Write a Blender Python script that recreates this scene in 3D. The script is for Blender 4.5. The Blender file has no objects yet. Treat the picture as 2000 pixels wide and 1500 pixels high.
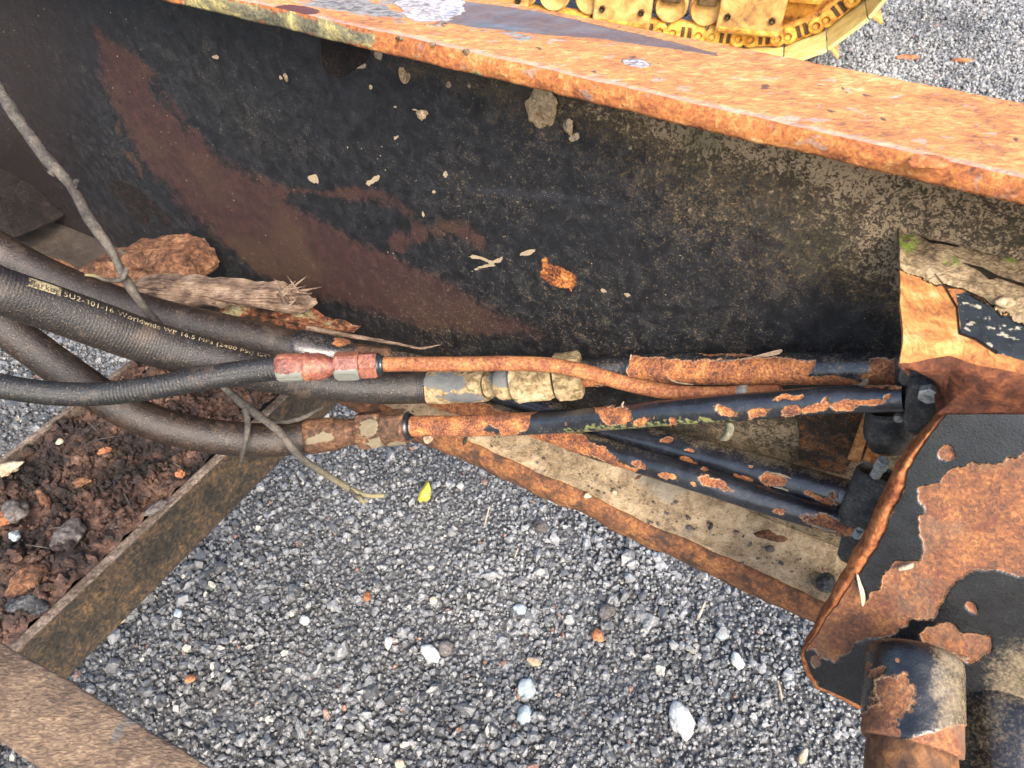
import bpy, bmesh, math, random
import numpy as np
from mathutils import Vector, Matrix
random.seed(7); rng = np.random.default_rng(11)
sc = bpy.context.scene
COL = sc.collection

# ------------------------------------------------------------------ camera, sky, sun, exposure
H = 1.25                                   # eye height over the gravel
PITCH = math.radians(46)
F = 1400.0                                 # focal length in pixels of the 2000 px wide photo
CP, SP = math.cos(PITCH), math.sin(PITCH)
CAM = np.array([0.0, 0.0, H])
cam_d = bpy.data.cameras.new('camera'); cam = bpy.data.objects.new('camera', cam_d); COL.objects.link(cam)
cam.location = CAM; cam.rotation_euler = (math.pi/2 - PITCH, 0, 0)
cam_d.sensor_width = 36; cam_d.lens = 36*F/2000; cam_d.clip_start = 0.02; cam_d.clip_end = 500
cam_d.dof.use_dof = True; cam_d.dof.focus_distance = 0.60; cam_d.dof.aperture_fstop = 22
sc.camera = cam
w = bpy.data.worlds.new('World'); sc.world = w; w.use_nodes = True
SUN_EL, SUN_AZ = math.radians(43), math.radians(163)      # azimuth clockwise from +Y
nt = w.node_tree; bg = nt.nodes['Background']
sky = nt.nodes.new('ShaderNodeTexSky'); sky.sky_type = 'NISHITA'; sky.sun_disc = False
sky.sun_elevation = SUN_EL; sky.sun_rotation = SUN_AZ; sky.dust_density = 4.0; sky.air_density = 1.0; sky.ozone_density = 0.6
nt.links.new(sky.outputs[0], bg.inputs[0]); bg.inputs[1].default_value = 0.15
sd = bpy.data.lights.new('sun', 'SUN'); sun = bpy.data.objects.new('sun', sd); COL.objects.link(sun)
sd.energy = 1.5; sd.angle = math.radians(28); sd.color = (1.0, 0.93, 0.83)
sdir = Vector((math.sin(SUN_AZ)*math.cos(SUN_EL), math.cos(SUN_AZ)*math.cos(SUN_EL), math.sin(SUN_EL)))
sun.rotation_euler = (-sdir).to_track_quat('-Z', 'Y').to_euler(); sun.location = (0, 0, 20)
sc.view_settings.view_transform = 'Standard'; sc.view_settings.look = 'None'
sc.view_settings.gamma = 1.0; sc.view_settings.use_curve_mapping = False
sc.view_settings.exposure = 1.6

# ------------------------------------------------------------------ geometry of the view
UX, UY = -0.873, 0.488                     # along the beam (to the left and away)
NX, NY = 0.488, 0.873                      # across the beam, away from the camera
DW = 0.438                                 # distance of the web plate
def ray(px, py):
    a = (px-1000)/F; b = (750-py)/F
    return np.array([a, CP+b*SP, -SP+b*CP])
def at(px, py, t):   return CAM + t*ray(px, py)
def offt(px, py, off):
    r = ray(px, py); return (DW-off)/(r[0]*NX+r[1]*NY)
def onweb(px, py, off=0.0): return at(px, py, offt(px, py, off))
def onz(px, py, z):
    r = ray(px, py); return CAM + r*((z-H)/r[2])
def proj(P):
    P = np.asarray(P, float); R = P-CAM
    d = R[..., 1]*CP - R[..., 2]*SP; d = np.where(np.abs(d) < 1e-3, 1e-3, d)
    u = R[..., 1]*SP + R[..., 2]*CP
    px = 1000+F*R[..., 0]/d; py = 750-F*u/d
    bad = d < 0.05
    return np.where(bad, -9999, px), np.where(bad, -9999, py)
def sqz(s, q, z):                          # s to the right along the beam, q away, z up (world)
    s, q, z = np.broadcast_arrays(np.asarray(s, float), q, z)
    return np.stack([-UX*s+NX*q, -UY*s+NY*q, z], -1)

# ------------------------------------------------------------------ numpy noise and pixel masks
def _h(ix, iy, iz, seed):
    n = (ix*374761393 + iy*668265263 + iz*2147483647 + seed*974634777) & 0xffffffff
    n = ((n ^ (n >> 13))*1274126177) & 0xffffffff
    n = ((n ^ (n >> 16))*2246822519) & 0xffffffff
    return ((n ^ (n >> 15)) & 0xffffff)/float(0xffffff)
def vnoise(P, scale, seed=0):
    Q = np.asarray(P, float)*scale; i = np.floor(Q).astype(np.int64); f = Q-i; f = f*f*(3-2*f)
    out = 0
    for dx in (0, 1):
        wx = f[..., 0] if dx else 1-f[..., 0]
        for dy in (0, 1):
            wy = f[..., 1] if dy else 1-f[..., 1]
            for dz in (0, 1):
                wz = f[..., 2] if dz else 1-f[..., 2]
                out = out + wx*wy*wz*_h(i[..., 0]+dx, i[..., 1]+dy, i[..., 2]+dz, seed)
    return out
def fbm(P, scale, oct=4, seed=0, gain=.5):
    t = 0; a = 1; n = 0
    for k in range(oct):
        t = t + a*vnoise(P, scale*2.03**k, seed+k*17); n += a; a *= gain
    return t/n
def sstep(x, a, b):
    t = np.clip((x-a)/(b-a), 0, 1); return t*t*(3-2*t)
def ell(px, py, cx, cy, rx, ry, ang=0):
    c, s = math.cos(math.radians(ang)), math.sin(math.radians(ang))
    dx, dy = px-cx, py-cy
    return 1-np.sqrt(((dx*c+dy*s)/rx)**2 + ((-dx*s+dy*c)/ry)**2)
def polysdf(px, py, pts, scale=30.0):      # >0 inside, in units of `scale` px
    pts = np.array(pts, float); n = len(pts); d = np.full(px.shape, 1e18); ins = np.zeros(px.shape, bool)
    for i in range(n):
        x0, y0 = pts[i]; x1, y1 = pts[(i+1) % n]; ex, ey = x1-x0, y1-y0
        wx, wy = px-x0, py-y0; t = np.clip((wx*ex+wy*ey)/(ex*ex+ey*ey+1e-9), 0, 1)
        d = np.minimum(d, (wx-ex*t)**2+(wy-ey*t)**2)
        c = ((y0 <= py) & (y1 > py)) | ((y1 <= py) & (y0 > py))
        xi = x0+(py-y0)*ex/(ey if abs(ey) > 1e-9 else 1e-9)
        ins ^= c & (px < xi)
    return np.where(ins, 1, -1)*np.sqrt(d)/scale
def strokesdf(px, py, pts, scale=30.0):    # pts (x, y, halfwidth)
    best = np.full(px.shape, -1e9)
    for (x0, y0, w0), (x1, y1, w1) in zip(pts[:-1], pts[1:]):
        ex, ey = x1-x0, y1-y0; t = np.clip(((px-x0)*ex+(py-y0)*ey)/(ex*ex+ey*ey), 0, 1)
        d = np.sqrt((px-x0-ex*t)**2+(py-y0-ey*t)**2)
        best = np.maximum(best, ((w0+(w1-w0)*t)-d)/scale)
    return best
def many(px, py, blobs):
    m = np.full(px.shape, -1.0)
    for b in blobs:
        if isinstance(b, tuple): m = np.maximum(m, ell(px, py, *b))
        else: m = np.maximum(m, polysdf(px, py, b, 12.0))
    return np.clip(m, -1, 1)

# ------------------------------------------------------------------ materials
MATS = {}; JK = 2.0
class M:
    def __init__(s, name):
        s.m = bpy.data.materials.new(name); s.m.use_nodes = True; s.t = s.m.node_tree; s.n = s.t.nodes
        s.p = s.n['Principled BSDF']; MATS[name] = s.m; s.co = None
    def add(s, typ, **k):
        o = s.n.new(typ)
        for a, v in k.items(): setattr(o, a, v)
        return o
    def put(s, sock, v):
        if isinstance(v, bpy.types.NodeSocket): s.t.links.new(v, sock)
        elif v is not None:
            if sock.type == 'RGBA' and not isinstance(v, (tuple, list)): v = (v, v, v)
            if isinstance(v, (tuple, list)) and len(v) == 3 and sock.type == 'RGBA': v = (*v, 1)
            sock.default_value = v
    def coord(s):
        if s.co is None: s.co = s.add('ShaderNodeNewGeometry').outputs['Position']
        return s.co
    def map(s, scale, rot=(0, 0, 0)):
        o = s.add('ShaderNodeMapping'); s.put(o.inputs['Vector'], s.coord()); o.inputs['Scale'].default_value = scale
        o.inputs['Rotation'].default_value = rot; return o.outputs[0]
    def noise(s, scale, detail=6, rough=.55, dist=0, vec=None, off=0):
        o = s.add('ShaderNodeTexNoise', noise_dimensions='3D'); v = vec if vec is not None else s.coord()
        if off:
            q = s.add('ShaderNodeVectorMath', operation='ADD'); s.put(q.inputs[0], v); q.inputs[1].default_value = (off*1.37, off*.71, off*2.3); v = q.outputs[0]
        s.put(o.inputs['Vector'], v)
        o.inputs['Scale'].default_value = scale; o.inputs['Detail'].default_value = detail
        o.inputs['Roughness'].default_value = rough; o.inputs['Distortion'].default_value = dist
        return o.outputs['Fac']
    def vor(s, scale, feature='F1', out='Distance', vec=None, rnd=1):
        o = s.add('ShaderNodeTexVoronoi', feature=feature); s.put(o.inputs['Vector'], vec if vec is not None else s.coord())
        o.inputs['Scale'].default_value = scale; o.inputs['Randomness'].default_value = rnd; return o.outputs[out]
    def ramp(s, fac, stops, interp='LINEAR'):
        o = s.add('ShaderNodeValToRGB'); s.put(o.inputs[0], fac); r = o.color_ramp; r.interpolation = interp
        while len(r.elements) < len(stops): r.elements.new(0.5)
        for e, (p, c) in zip(r.elements, stops):
            e.position = p
            if not isinstance(c, (tuple, list)): c = (c, c, c)
            e.color = (*c, 1)
        return o.outputs[0]
    def mix(s, fac, a, b, mode='MIX'):
        o = s.add('ShaderNodeMix', data_type='RGBA', blend_type=mode); s.put(o.inputs[0], fac); s.put(o.inputs[6], a); s.put(o.inputs[7], b)
        return o.outputs[2]
    def math(s, op, a, b=None, clamp=False):
        o = s.add('ShaderNodeMath', operation=op, use_clamp=clamp); s.put(o.inputs[0], a)
        if b is not None: s.put(o.inputs[1], b)
        return o.outputs[0]
    def rng(s, v, a, b, c=0., d=1.):
        o = s.add('ShaderNodeMapRange', interpolation_type='SMOOTHSTEP'); s.put(o.inputs[0], v)
        for i, x in zip((1, 2, 3, 4), (a, b, c, d)): o.inputs[i].default_value = x
        return o.outputs[0]
    def attr(s, name, typ='GEOMETRY'):
        o = s.add('ShaderNodeAttribute', attribute_name=name, attribute_type=typ); return o.outputs['Fac']
    def jit(s, v, n, amt):                  # v + (n-.5)*amt
        return s.math('ADD', v, s.math('MULTIPLY', s.math('SUBTRACT', n, .5), amt*JK))
    def bump(s, h, dist, strength=1., prev=None):
        o = s.add('ShaderNodeBump'); s.put(o.inputs['Height'], h); o.inputs['Distance'].default_value = dist
        o.inputs['Strength'].default_value = strength
        if prev is not None: s.put(o.inputs['Normal'], prev)
        return o.outputs[0]
    def out(s, col, rough=.6, nor=None, metal=0., spec=.5):
        s.put(s.p.inputs['Base Color'], col); s.put(s.p.inputs['Roughness'], rough); s.put(s.p.inputs['Metallic'], metal)
        s.put(s.p.inputs['Specular IOR Level'], spec)
        if nor is not None: s.put(s.p.inputs['Normal'], nor)
        return s.m

DK, RED, ORG, YEL, TAN = (.040, .016, .010), (.21, .062, .022), (.44, .155, .040), (.58, .30, .095), (.42, .30, .17)
def rustcol(m, sc1=260, warm=0., grey=.0):
    a = m.noise(sc1, 8, .62, .6); b = m.noise(sc1*.13, 5, .6, .3, off=3)
    f = m.jit(m.jit(.5, a, .60), b, .45)
    c = m.ramp(f, [(.22, DK), (.36, (.09, .032, .015)), (.46-.03*warm, RED), (.55-.05*warm, (.27, .095, .03)), (.66-.06*warm, ORG), (.84-.08*warm, YEL)])
    if grey:
        g = m.rng(m.noise(sc1*.22, 7, .6, .5, off=9), .62-grey*.2, .70-grey*.1)
        c = m.mix(m.math('MULTIPLY', g, .75), c, m.ramp(a, [(.3, (.10, .09, .085)), (.7, (.36, .34, .32))]))
    return c, a
def peel_mat(name, warm=0., rs=260, paint=(.010, .0112, .0145), namt=.55, ns=90, gloss=.17, moss=False, soft=False):
    m = M(name); rc, ra = rustcol(m, rs, warm)
    if soft:
        rc = m.mix(.45, rc, (.105, .048, .022)); bl = m.rng(m.noise(75, 5, .6, .2, off=31), .57, .66); rc = m.mix(m.math('MULTIPLY', bl, .75), rc, (.115, .028, .014)); rc = m.mix(m.rng(m.noise(26, 5, .6, off=33), .5, .66, 0, .4), rc, (.13, .10, .07))
    n = m.noise(ns, 9, .62, .4, off=1)
    f = m.jit(m.attr('peel'), n, namt*.35)
    mask = m.rng(f, -.015, .02); halo = m.rng(f, -.22, .0)
    dn = m.noise(500, 6, .7, off=5); dn2 = m.noise(60, 6, .65, off=6)
    pc = m.mix(m.rng(dn2, .35, .75), paint, tuple(min(1, x*2.2+.004) for x in paint))
    pc = m.mix(m.rng(m.jit(m.jit(m.attr('dust'), dn, .5), dn2, .35), .2, .8, 0, .75), pc, (.30, .23, .135))
    pc = m.mix(m.math('MULTIPLY', halo, m.rng(dn, .42, .56)), pc, (.26, .12, .045))
    rim = m.math('MULTIPLY', m.rng(f, -.03, .0), m.rng(f, .07, .02))
    rc = m.mix(m.math('MULTIPLY', rim, .55), rc, (.50, .36, .20))
    if moss:
        mm = m.math('MULTIPLY', m.rng(m.jit(m.attr('moss'), m.noise(240, 7, .65, off=12), 1.2), .25, .5), .8)
        pc = m.mix(mm, pc, (.22, .23, .08))
    col = m.mix(mask, pc, rc)
    ro = m.mix(mask, m.rng(dn, .2, .9, gloss-.04, gloss+.18), .85)
    b1 = m.bump(m.math('SUBTRACT', 1., mask), .0009, .9)
    b2 = m.bump(m.noise(900, 4, .6, off=2), .0004, .5, b1)
    b3 = m.bump(m.math('MULTIPLY', mask, ra), .0012, .8, b2)
    b4 = m.bump(m.noise(45, 4, .5, off=8), .0018, .12 if soft else .35, b3)
    return m.out(col, ro, b4, spec=.8)

m = M('web_paint')                                   # black painted plate: dust, primer wear, mud film, rust spot
mud = m.attr('mud'); wear = m.attr('wear'); rs_ = m.attr('rust'); prm = m.attr('brownish')
fine = m.noise(650, 9, .72, .3); mid = m.noise(90, 8, .65, .5, off=2); big = m.noise(11, 5, .55, off=4)
stk = m.noise(1.0, 5, .6, vec=m.map((420, 420, 60)), off=7)
base = m.mix(m.rng(mid, .3, .75), (.005, .0055, .0068), (.017, .019, .023))
grime = m.rng(m.jit(m.jit(m.jit(.5, fine, .8), mid, .35), big, .35), .50, .95)
base = m.mix(m.math('MULTIPLY', grime, .22), base, (.10, .085, .06))
base = m.mix(m.math('MULTIPLY', prm, .8), base, m.ramp(fine, [(.3, (.006, .004, .0035)), (.7, (.026, .015, .011))]))
wf = m.jit(m.jit(wear, mid, .5), fine, .8)
wm = m.math('MULTIPLY', m.rng(wf, -.15, .25), .92)
wc = m.mix(m.rng(mid, .35, .7), (.024, .010, .009), (.044, .017, .0135))
wc = m.mix(m.rng(m.jit(big, fine, .4), .42, .62), wc, (.048, .024, .014))
col = m.mix(wm, base, wc)
dustf = m.jit(m.jit(m.jit(m.jit(m.math('MULTIPLY', mud, 1.0), fine, .9), m.noise(260, 6, .7, off=27), .7), mid, .35), big, .25)
dm = m.rng(dustf, .30, .84)
dcol = m.mix(m.rng(m.jit(m.jit(.5, fine, .6), mid, .4), .1, .9), (.22, .15, .078), (.62, .44, .235))
dcol = m.mix(m.rng(m.noise(22, 5, .6, off=14), .5, .66, 0, .7), dcol, (.17, .14, .06))
col = m.mix(m.math('MULTIPLY', dm, .92), col, dcol)
film = m.rng(m.jit(m.jit(mud, mid, .5), fine, .5), .15, .8, 0, .55)
col = m.mix(film, col, (.10, .093, .075))
specks = m.rng(m.vor(120, vec=None), .09, .05); spm = m.rng(m.noise(14, 4, .6, off=21), .50, .62)
col = m.mix(m.math('MULTIPLY', m.math('MULTIPLY', specks, spm), .8), col, (.42, .33, .22))
chip = m.rng(m.jit(m.attr('spot'), mid, .4), .0, .06)
col = m.mix(chip, col, m.mix(fine, (.20, .15, .095), (.42, .335, .23)))
rm = m.rng(m.jit(m.jit(rs_, mid, .25), fine, .3), -.01, .05)
rc, ra = rustcol(m, 420, .9)
col = m.mix(rm, col, rc)
scr = m.add('ShaderNodeTexWave', wave_type='BANDS', bands_direction='Z'); m.put(scr.inputs['Vector'], m.coord())
scr.inputs['Scale'].default_value = 190; scr.inputs['Distortion'].default_value = 5; scr.inputs['Detail'].default_value = 3; scr.inputs['Detail Scale'].default_value = .05
sm = m.math('MULTIPLY', m.rng(m.jit(m.attr('scratch'), m.noise(30, 4, off=3), .6), .1, .9, 0, .14), m.rng(scr.outputs['Fac'], .55, .95))
col = m.mix(sm, col, (.22, .25, .32))
ro = m.math('ADD', m.math('MULTIPLY', m.math('MAXIMUM', dm, wm), .35), m.rng(fine, .2, .8, .36, .60))
b1 = m.bump(m.math('MAXIMUM', dm, m.math('MULTIPLY', wm, -.4)), .0011, .9)
b2 = m.bump(fine, .0006, .55, b1); b3 = m.bump(mid, .0016, .35, b2); b4 = m.bump(m.math('MULTIPLY', rm, ra), .0015, .9, b3)
m.out(col, ro, b4, spec=.4)

def flange_mat(name, top):
    m = M(name)
    if top: v = m.map((1, 1, 1), (0, 0, math.radians(29)))
    sv = m.add('ShaderNodeMapping'); m.put(sv.inputs['Vector'], m.coord()); sv.inputs['Rotation'].default_value = (0, 0, math.radians(29.2))
    sv.inputs['Scale'].default_value = (.55, 1.0, 1.0) if top else (1, 1, 1); st = sv.outputs[0]
    a = m.noise(330, 9, .66, .5, vec=st); b = m.noise(42, 7, .62, .7, vec=st, off=2); c = m.noise(11, 5, .6, vec=st, off=4)
    f = m.jit(m.jit(m.jit(.5, a, .8), b, .55), c, .25)
    if top:
        col = m.ramp(f, [(.03, (.10, .05, .030)), (.18, (.27, .10, .036)), (.38, (.42, .16, .045)), (.56, (.52, .225, .065)), (.76, (.60, .34, .12)), (.96, (.64, .46, .25))])
        g = m.rng(m.noise(120, 6, .6, .6, vec=st, off=8), .60, .66); pit = m.rng(m.noise(95, 5, .5, .3, off=18), .66, .70)
        col = m.mix(m.math('MULTIPLY', g, .55), col, (.40, .37, .36))
        col = m.mix(m.math('MULTIPLY', pit, .9), col, (.06, .035, .03))
        blk = m.rng(m.jit(m.jit(m.attr('paint'), b, 1.3), a, .6), -.03, .05)
        col = m.mix(m.math('MULTIPLY', blk, .92), col, m.mix(m.rng(a, .35, .6), (.035, .045, .055), (.25, .26, .26)))
        wet = m.rng(m.jit(m.attr('wet'), b, .35), .0, .10)
        col = m.mix(m.math('MULTIPLY', wet, .88), col, (.055, .032, .02))
        crust = m.rng(m.jit(m.attr('crust'), b, .8), .0, .1)
        col = m.mix(crust, col, m.ramp(m.jit(m.jit(.5, a, .9), b, .4), [(.2, (.10, .08, .09)), (.45, (.30, .27, .28)), (.75, (.62, .59, .60))]))
        rl = m.rng(m.jit(m.attr('rimline'), b, .6), .2, .8, 0, .6); col = m.mix(rl, col, m.mix(a, (.22, .16, .14), (.50, .42, .38)))
        st_ = m.rng(m.jit(m.attr('stain'), a, .25), .0, .05); col = m.mix(st_, col, (.09, .022, .016))
        ro = m.mix(wet, m.rng(a, .3, .7, .50, .75), .03)
        bm = m.bump(m.math('MULTIPLY', f, m.math('SUBTRACT', 1., m.math('MULTIPLY', wet, .97))), .0022, .8)
        bm = m.bump(crust, .003, .8, bm)
        return m.out(col, ro, bm)
    col = m.ramp(f, [(.05, (.05, .025, .018)), (.22, (.17, .055, .022)), (.44, (.31, .10, .030)), (.62, (.41, .155, .042)), (.80, (.48, .25, .09)), (.95, (.46, .35, .23))])
    g = m.rng(m.noise(85, 6, .6, .6, off=8), .60, .67)
    col = m.mix(m.math('MULTIPLY', g, .6), col, m.mix(a, (.16, .14, .12), (.34, .30, .26)))
    li = m.rng(m.jit(m.jit(m.attr('paint'), b, 1.1), a, .5), -.03, .06)
    pcol = m.ramp(m.jit(a, b, .8), [(.25, (.05, .06, .045)), (.45, (.13, .14, .085)), (.6, (.22, .21, .10)), (.8, (.50, .44, .16))])
    col = m.mix(m.math('MULTIPLY', li, .9), col, pcol)
    bm = m.bump(a, .0012, .8); bm = m.bump(b, .003, .7, bm)
    return m.out(col, .85, bm)
flange_mat('rusty_flange_top', True); flange_mat('rusty_flange_edge', False)

m = M('bottom_flange_dirt')                          # tan mud over a plate; edge bare and rusty by attribute
a = m.noise(420, 9, .68, .4); b = m.noise(60, 7, .62, .5, off=2); c = m.noise(14, 5, .6, off=5)
dirt = m.ramp(m.jit(m.jit(a, b, .7), c, .35), [(.10, (.09, .065, .04)), (.36, (.24, .175, .105)), (.56, (.38, .285, .175)), (.82, (.52, .41, .27))])
dirt = m.mix(m.rng(m.noise(150, 6, .6, off=7), .60, .72, 0, .8), dirt, (.07, .055, .04))
dirt = m.mix(m.rng(m.noise(18, 5, .6, off=11), .52, .66, 0, .65), dirt, (.15, .155, .14))
rc, ra = rustcol(m, 300, .7)
rc = m.mix(.5, rc, (.10, .055, .028)); rc = m.mix(m.rng(m.noise(60, 7, .6, .4, off=15), .46, .66, 0, .85), rc, (.026, .019, .015))
dirt = m.mix(m.rng(m.jit(m.jit(m.attr('dark_left'), b, .4), a, .3), .3, .7, 0, .93), dirt, m.ramp(a, [(.3, (.007, .005, .0045)), (.7, (.024, .014, .011))]))  # left end of the flange mixed towards very dark brown
e = m.rng(m.jit(m.attr('edge'), b, .2), -.02, .06); rim = m.math('MULTIPLY', m.rng(m.jit(m.attr('edge'), b, .5), -.12, -.01), m.math('SUBTRACT', 1., e))
col = m.mix(m.math('MULTIPLY', rim, .7), dirt, (.50, .22, .06)); col = m.mix(e, col, rc)
bm = m.bump(a, .0015, .8); bm = m.bump(b, .004, .6, bm); bm = m.bump(m.math('SUBTRACT', 1., e), .002, .8, bm)
m.out(col, .88, bm)

peel_mat('peeling_tube', warm=.5, rs=560, ns=110, namt=.5, moss=True)
peel_mat('peeling_tube_dark', warm=.2, rs=560, ns=110, namt=.5)
peel_mat('peeling_plate', warm=-.1, rs=420, ns=60, soft=True, namt=.35, paint=(.0035, .004, .005), gloss=.20)

m = M('shelf_rust')                                  # bright orange bracket top with mud and a patch of paint
a = m.noise(240, 8, .62, 1.2, vec=m.map((1, .45, 1), (0, 0, .5))); b = m.noise(35, 6, .6, .8, off=2); f = m.jit(a, b, .8)
col = m.ramp(f, [(.16, (.14, .055, .028)), (.34, (.27, .11, .04)), (.5, (.39, .17, .058)), (.66, (.46, .25, .085)), (.86, (.52, .38, .20))])
mn = m.jit(m.attr('mud'), m.noise(48, 8, .65, 1.0, off=4), .55)
mc = m.ramp(m.jit(m.noise(300, 9, .7, .5, off=7), m.noise(30, 5, off=9), .5), [(.25, (.05, .035, .022)), (.42, (.17, .125, .075)), (.58, (.34, .255, .15)), (.8, (.55, .43, .28))])
gr = m.math('MULTIPLY', m.rng(m.attr('moss'), 0., .7), m.rng(m.noise(170, 6, .6, off=13), .40, .55)); mc = m.mix(m.math('MULTIPLY', gr, .85), mc, (.20, .30, .035))
pn = m.jit(m.attr('peel'), m.noise(70, 7, .6, off=5), .5)
pm = m.rng(pn, -.01, .03); sp = m.rng(m.noise(160, 5, .6, off=11), .58, .64)
col = m.mix(m.math('MULTIPLY', m.rng(pn, -.12, -.02), .7), col, (.10, .06, .04))
col = m.mix(pm, col, m.mix(sp, (.020, .026, .034), (.36, .34, .27)))
mm = m.rng(mn, -.02, .05); col = m.mix(mm, col, mc)
ck = m.rng(m.attr('crack'), -.05, .35); col = m.mix(ck, col, (.012, .009, .006))
bm = m.bump(f, .0015, .7); bm = m.bump(mm, .0035, .8, bm); bm = m.bump(m.math('MULTIPLY', mm, m.noise(130, 8, .65, .6, off=4)), .006, .9, bm)
bm = m.bump(m.math('SUBTRACT', 1., ck), .006, .8, bm)
m.out(col, .9, bm, spec=.2)

def simple_rust(name, stops, sc1=240, rough=.85, bd=.0014, grey=None, metal=0.):
    m = M(name); a = m.noise(sc1, 8, .64, .6); b = m.noise(sc1*.14, 6, .6, .5, off=3); f = m.jit(m.jit(.5, a, .75), b, .5)
    col = m.ramp(f, stops)
    if grey:
        attr, gc = grey; g = m.rng(m.jit(m.jit(m.attr(attr), b, .7), a, .5), -.03, .05)
        col = m.mix(g, col, m.mix(a, tuple(x*.6 for x in gc), gc))
    bm = m.bump(a, bd, .8); bm = m.bump(b, bd*2, .4, bm)
    return m.out(col, rough, bm, metal, spec=.5 if rough < .6 else .25)
simple_rust('dark_red_rust', [(.10, (.025, .011, .008)), (.40, (.065, .023, .013)), (.62, (.12, .040, .018)), (.92, (.22, .085, .032))], 190)
simple_rust('copper_rust', [(.14, (.05, .018, .014)), (.36, (.14, .045, .032)), (.56, (.22, .080, .055)), (.74, (.30, .13, .065)), (.92, (.44, .27, .13))], 330, .42, .0010, grey=('zinc', (.21, .215, .185)))
simple_rust('copper_tube_rust', [(.14, (.07, .024, .018)), (.34, (.16, .054, .028)), (.54, (.26, .100, .044)), (.74, (.37, .175, .062)), (.92, (.48, .28, .12))], 460, .7, .0007)
simple_rust('mud_caked_nut', [(.10, (.045, .032, .02)), (.34, (.17, .12, .06)), (.52, (.32, .24, .13)), (.72, (.43, .34, .20)), (.92, (.52, .44, .29))], 170, .88, .0016, grey=('zinc', (.16, .165, .16)))
simple_rust('brown_nut', [(.15, (.025, .016, .012)), (.42, (.075, .042, .027)), (.62, (.14, .070, .038)), (.9, (.30, .18, .09))], 240, .75, .001, grey=('zinc', (.21, .175, .115)))
simple_rust('rust_strip', [(.24, (.07, .025, .015)), (.42, (.20, .075, .03)), (.58, (.35, .15, .05)), (.8, (.48, .26, .11))], 150)
simple_rust('cross_member', [(.2, (.014, .013, .011)), (.46, (.034, .028, .021)), (.62, (.07, .048, .029)), (.78, (.13, .077, .038)), (.98, (.24, .13, .055))], 210, .55)
simple_rust('worn_edge', [(.1, (.035, .026, .02)), (.42, (.10, .075, .058)), (.66, (.19, .15, .12)), (.92, (.36, .30, .25))], 260, .7)
simple_rust('plate_edge_rust', [(.05, (.07, .022, .012)), (.32, (.20, .062, .024)), (.58, (.36, .13, .045)), (.9, (.52, .27, .11))], 210, .8, .002)
simple_rust('pipe_rust', [(.10, (.035, .02, .014)), (.38, (.10, .05, .026)), (.6, (.19, .085, .035)), (.9, (.33, .17, .07))], 130, .6)
simple_rust('dried_mud', [(.2, (.12, .085, .05)), (.5, (.29, .215, .13)), (.8, (.46, .36, .235))], 350, .95, .002)
simple_rust('bark_red', [(.15, (.025, .015, .011)), (.38, (.09, .045, .027)), (.58, (.19, .09, .048)), (.85, (.36, .20, .11))], 160, .85, .004)
simple_rust('dark_crust', [(.15, (.003, .003, .003)), (.5, (.010, .0075, .007)), (.9, (.035, .025, .021))], 500, .85, .002)
simple_rust('grey_rock', [(.15, (.035, .030, .028)), (.5, (.10, .088, .082)), (.9, (.22, .20, .185))], 200, .85, .003)
simple_rust('dark_rock', [(.25, (.015, .016, .018)), (.5, (.04, .042, .046)), (.8, (.13, .13, .13))], 260, .7, .003)
simple_rust('white_stone', [(.25, (.30, .31, .29)), (.5, (.50, .51, .48)), (.8, (.72, .72, .68))], 130, .7, .002)
simple_rust('blue_stone', [(.25, (.18, .22, .24)), (.5, (.30, .35, .37)), (.8, (.46, .50, .50))], 130, .7, .002)
simple_rust('tan_stone', [(.25, (.26, .19, .12)), (.5, (.45, .35, .24)), (.8, (.62, .52, .40))], 130, .8, .002)
simple_rust('orange_stone', [(.25, (.13, .05, .03)), (.5, (.32, .13, .06)), (.8, (.45, .22, .11))], 160, .85, .003)
simple_rust('dozer_yellow', [(.10, (.14, .075, .035)), (.34, (.33, .18, .06)), (.56, (.48, .28, .09)), (.80, (.56, .38, .15)), (.97, (.58, .48, .30))], 22, .75, .004)
simple_rust('dozer_bright', [(.10, (.30, .21, .09)), (.34, (.58, .44, .14)), (.8, (.74, .62, .28))], 22, .7, .002)
simple_rust('dozer_orange', [(.20, (.16, .07, .02)), (.42, (.42, .19, .035)), (.6, (.60, .31, .055)), (.85, (.66, .44, .14))], 26, .8, .004)
simple_rust('dozer_dark', [(.3, (.02, .015, .01)), (.8, (.12, .07, .03))], 26, .8, .003)
simple_rust('paint_flake', [(.3, (.16, .11, .07)), (.55, (.34, .25, .17)), (.8, (.50, .42, .32))], 300, .8, .0006)
simple_rust('cream_flake', [(.2, (.24, .20, .14)), (.8, (.44, .40, .30))], 300, .7, .0004)
simple_rust('dry_leaf', [(.2, (.05, .045, .03)), (.6, (.13, .12, .08)), (.9, (.25, .24, .18))], 300, .8, .0006)
simple_rust('zinc', [(.3, (.16, .17, .16)), (.6, (.34, .35, .33)), (.85, (.5, .5, .47))], 260, .5, .0008, metal=.4)

m = M('splintered_wood')
a = m.noise(1., 7, .65, 1.0, vec=m.map((90, 420, 420), (0, 0, math.radians(12)))); b = m.noise(60, 6, .6, off=2)
col = m.ramp(m.jit(a, b, .6), [(.15, (.025, .017, .013)), (.38, (.10, .062, .043)), (.58, (.23, .155, .105)), (.85, (.42, .31, .22))])
m.out(col, .9, m.bump(a, .0035, .9))

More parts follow.
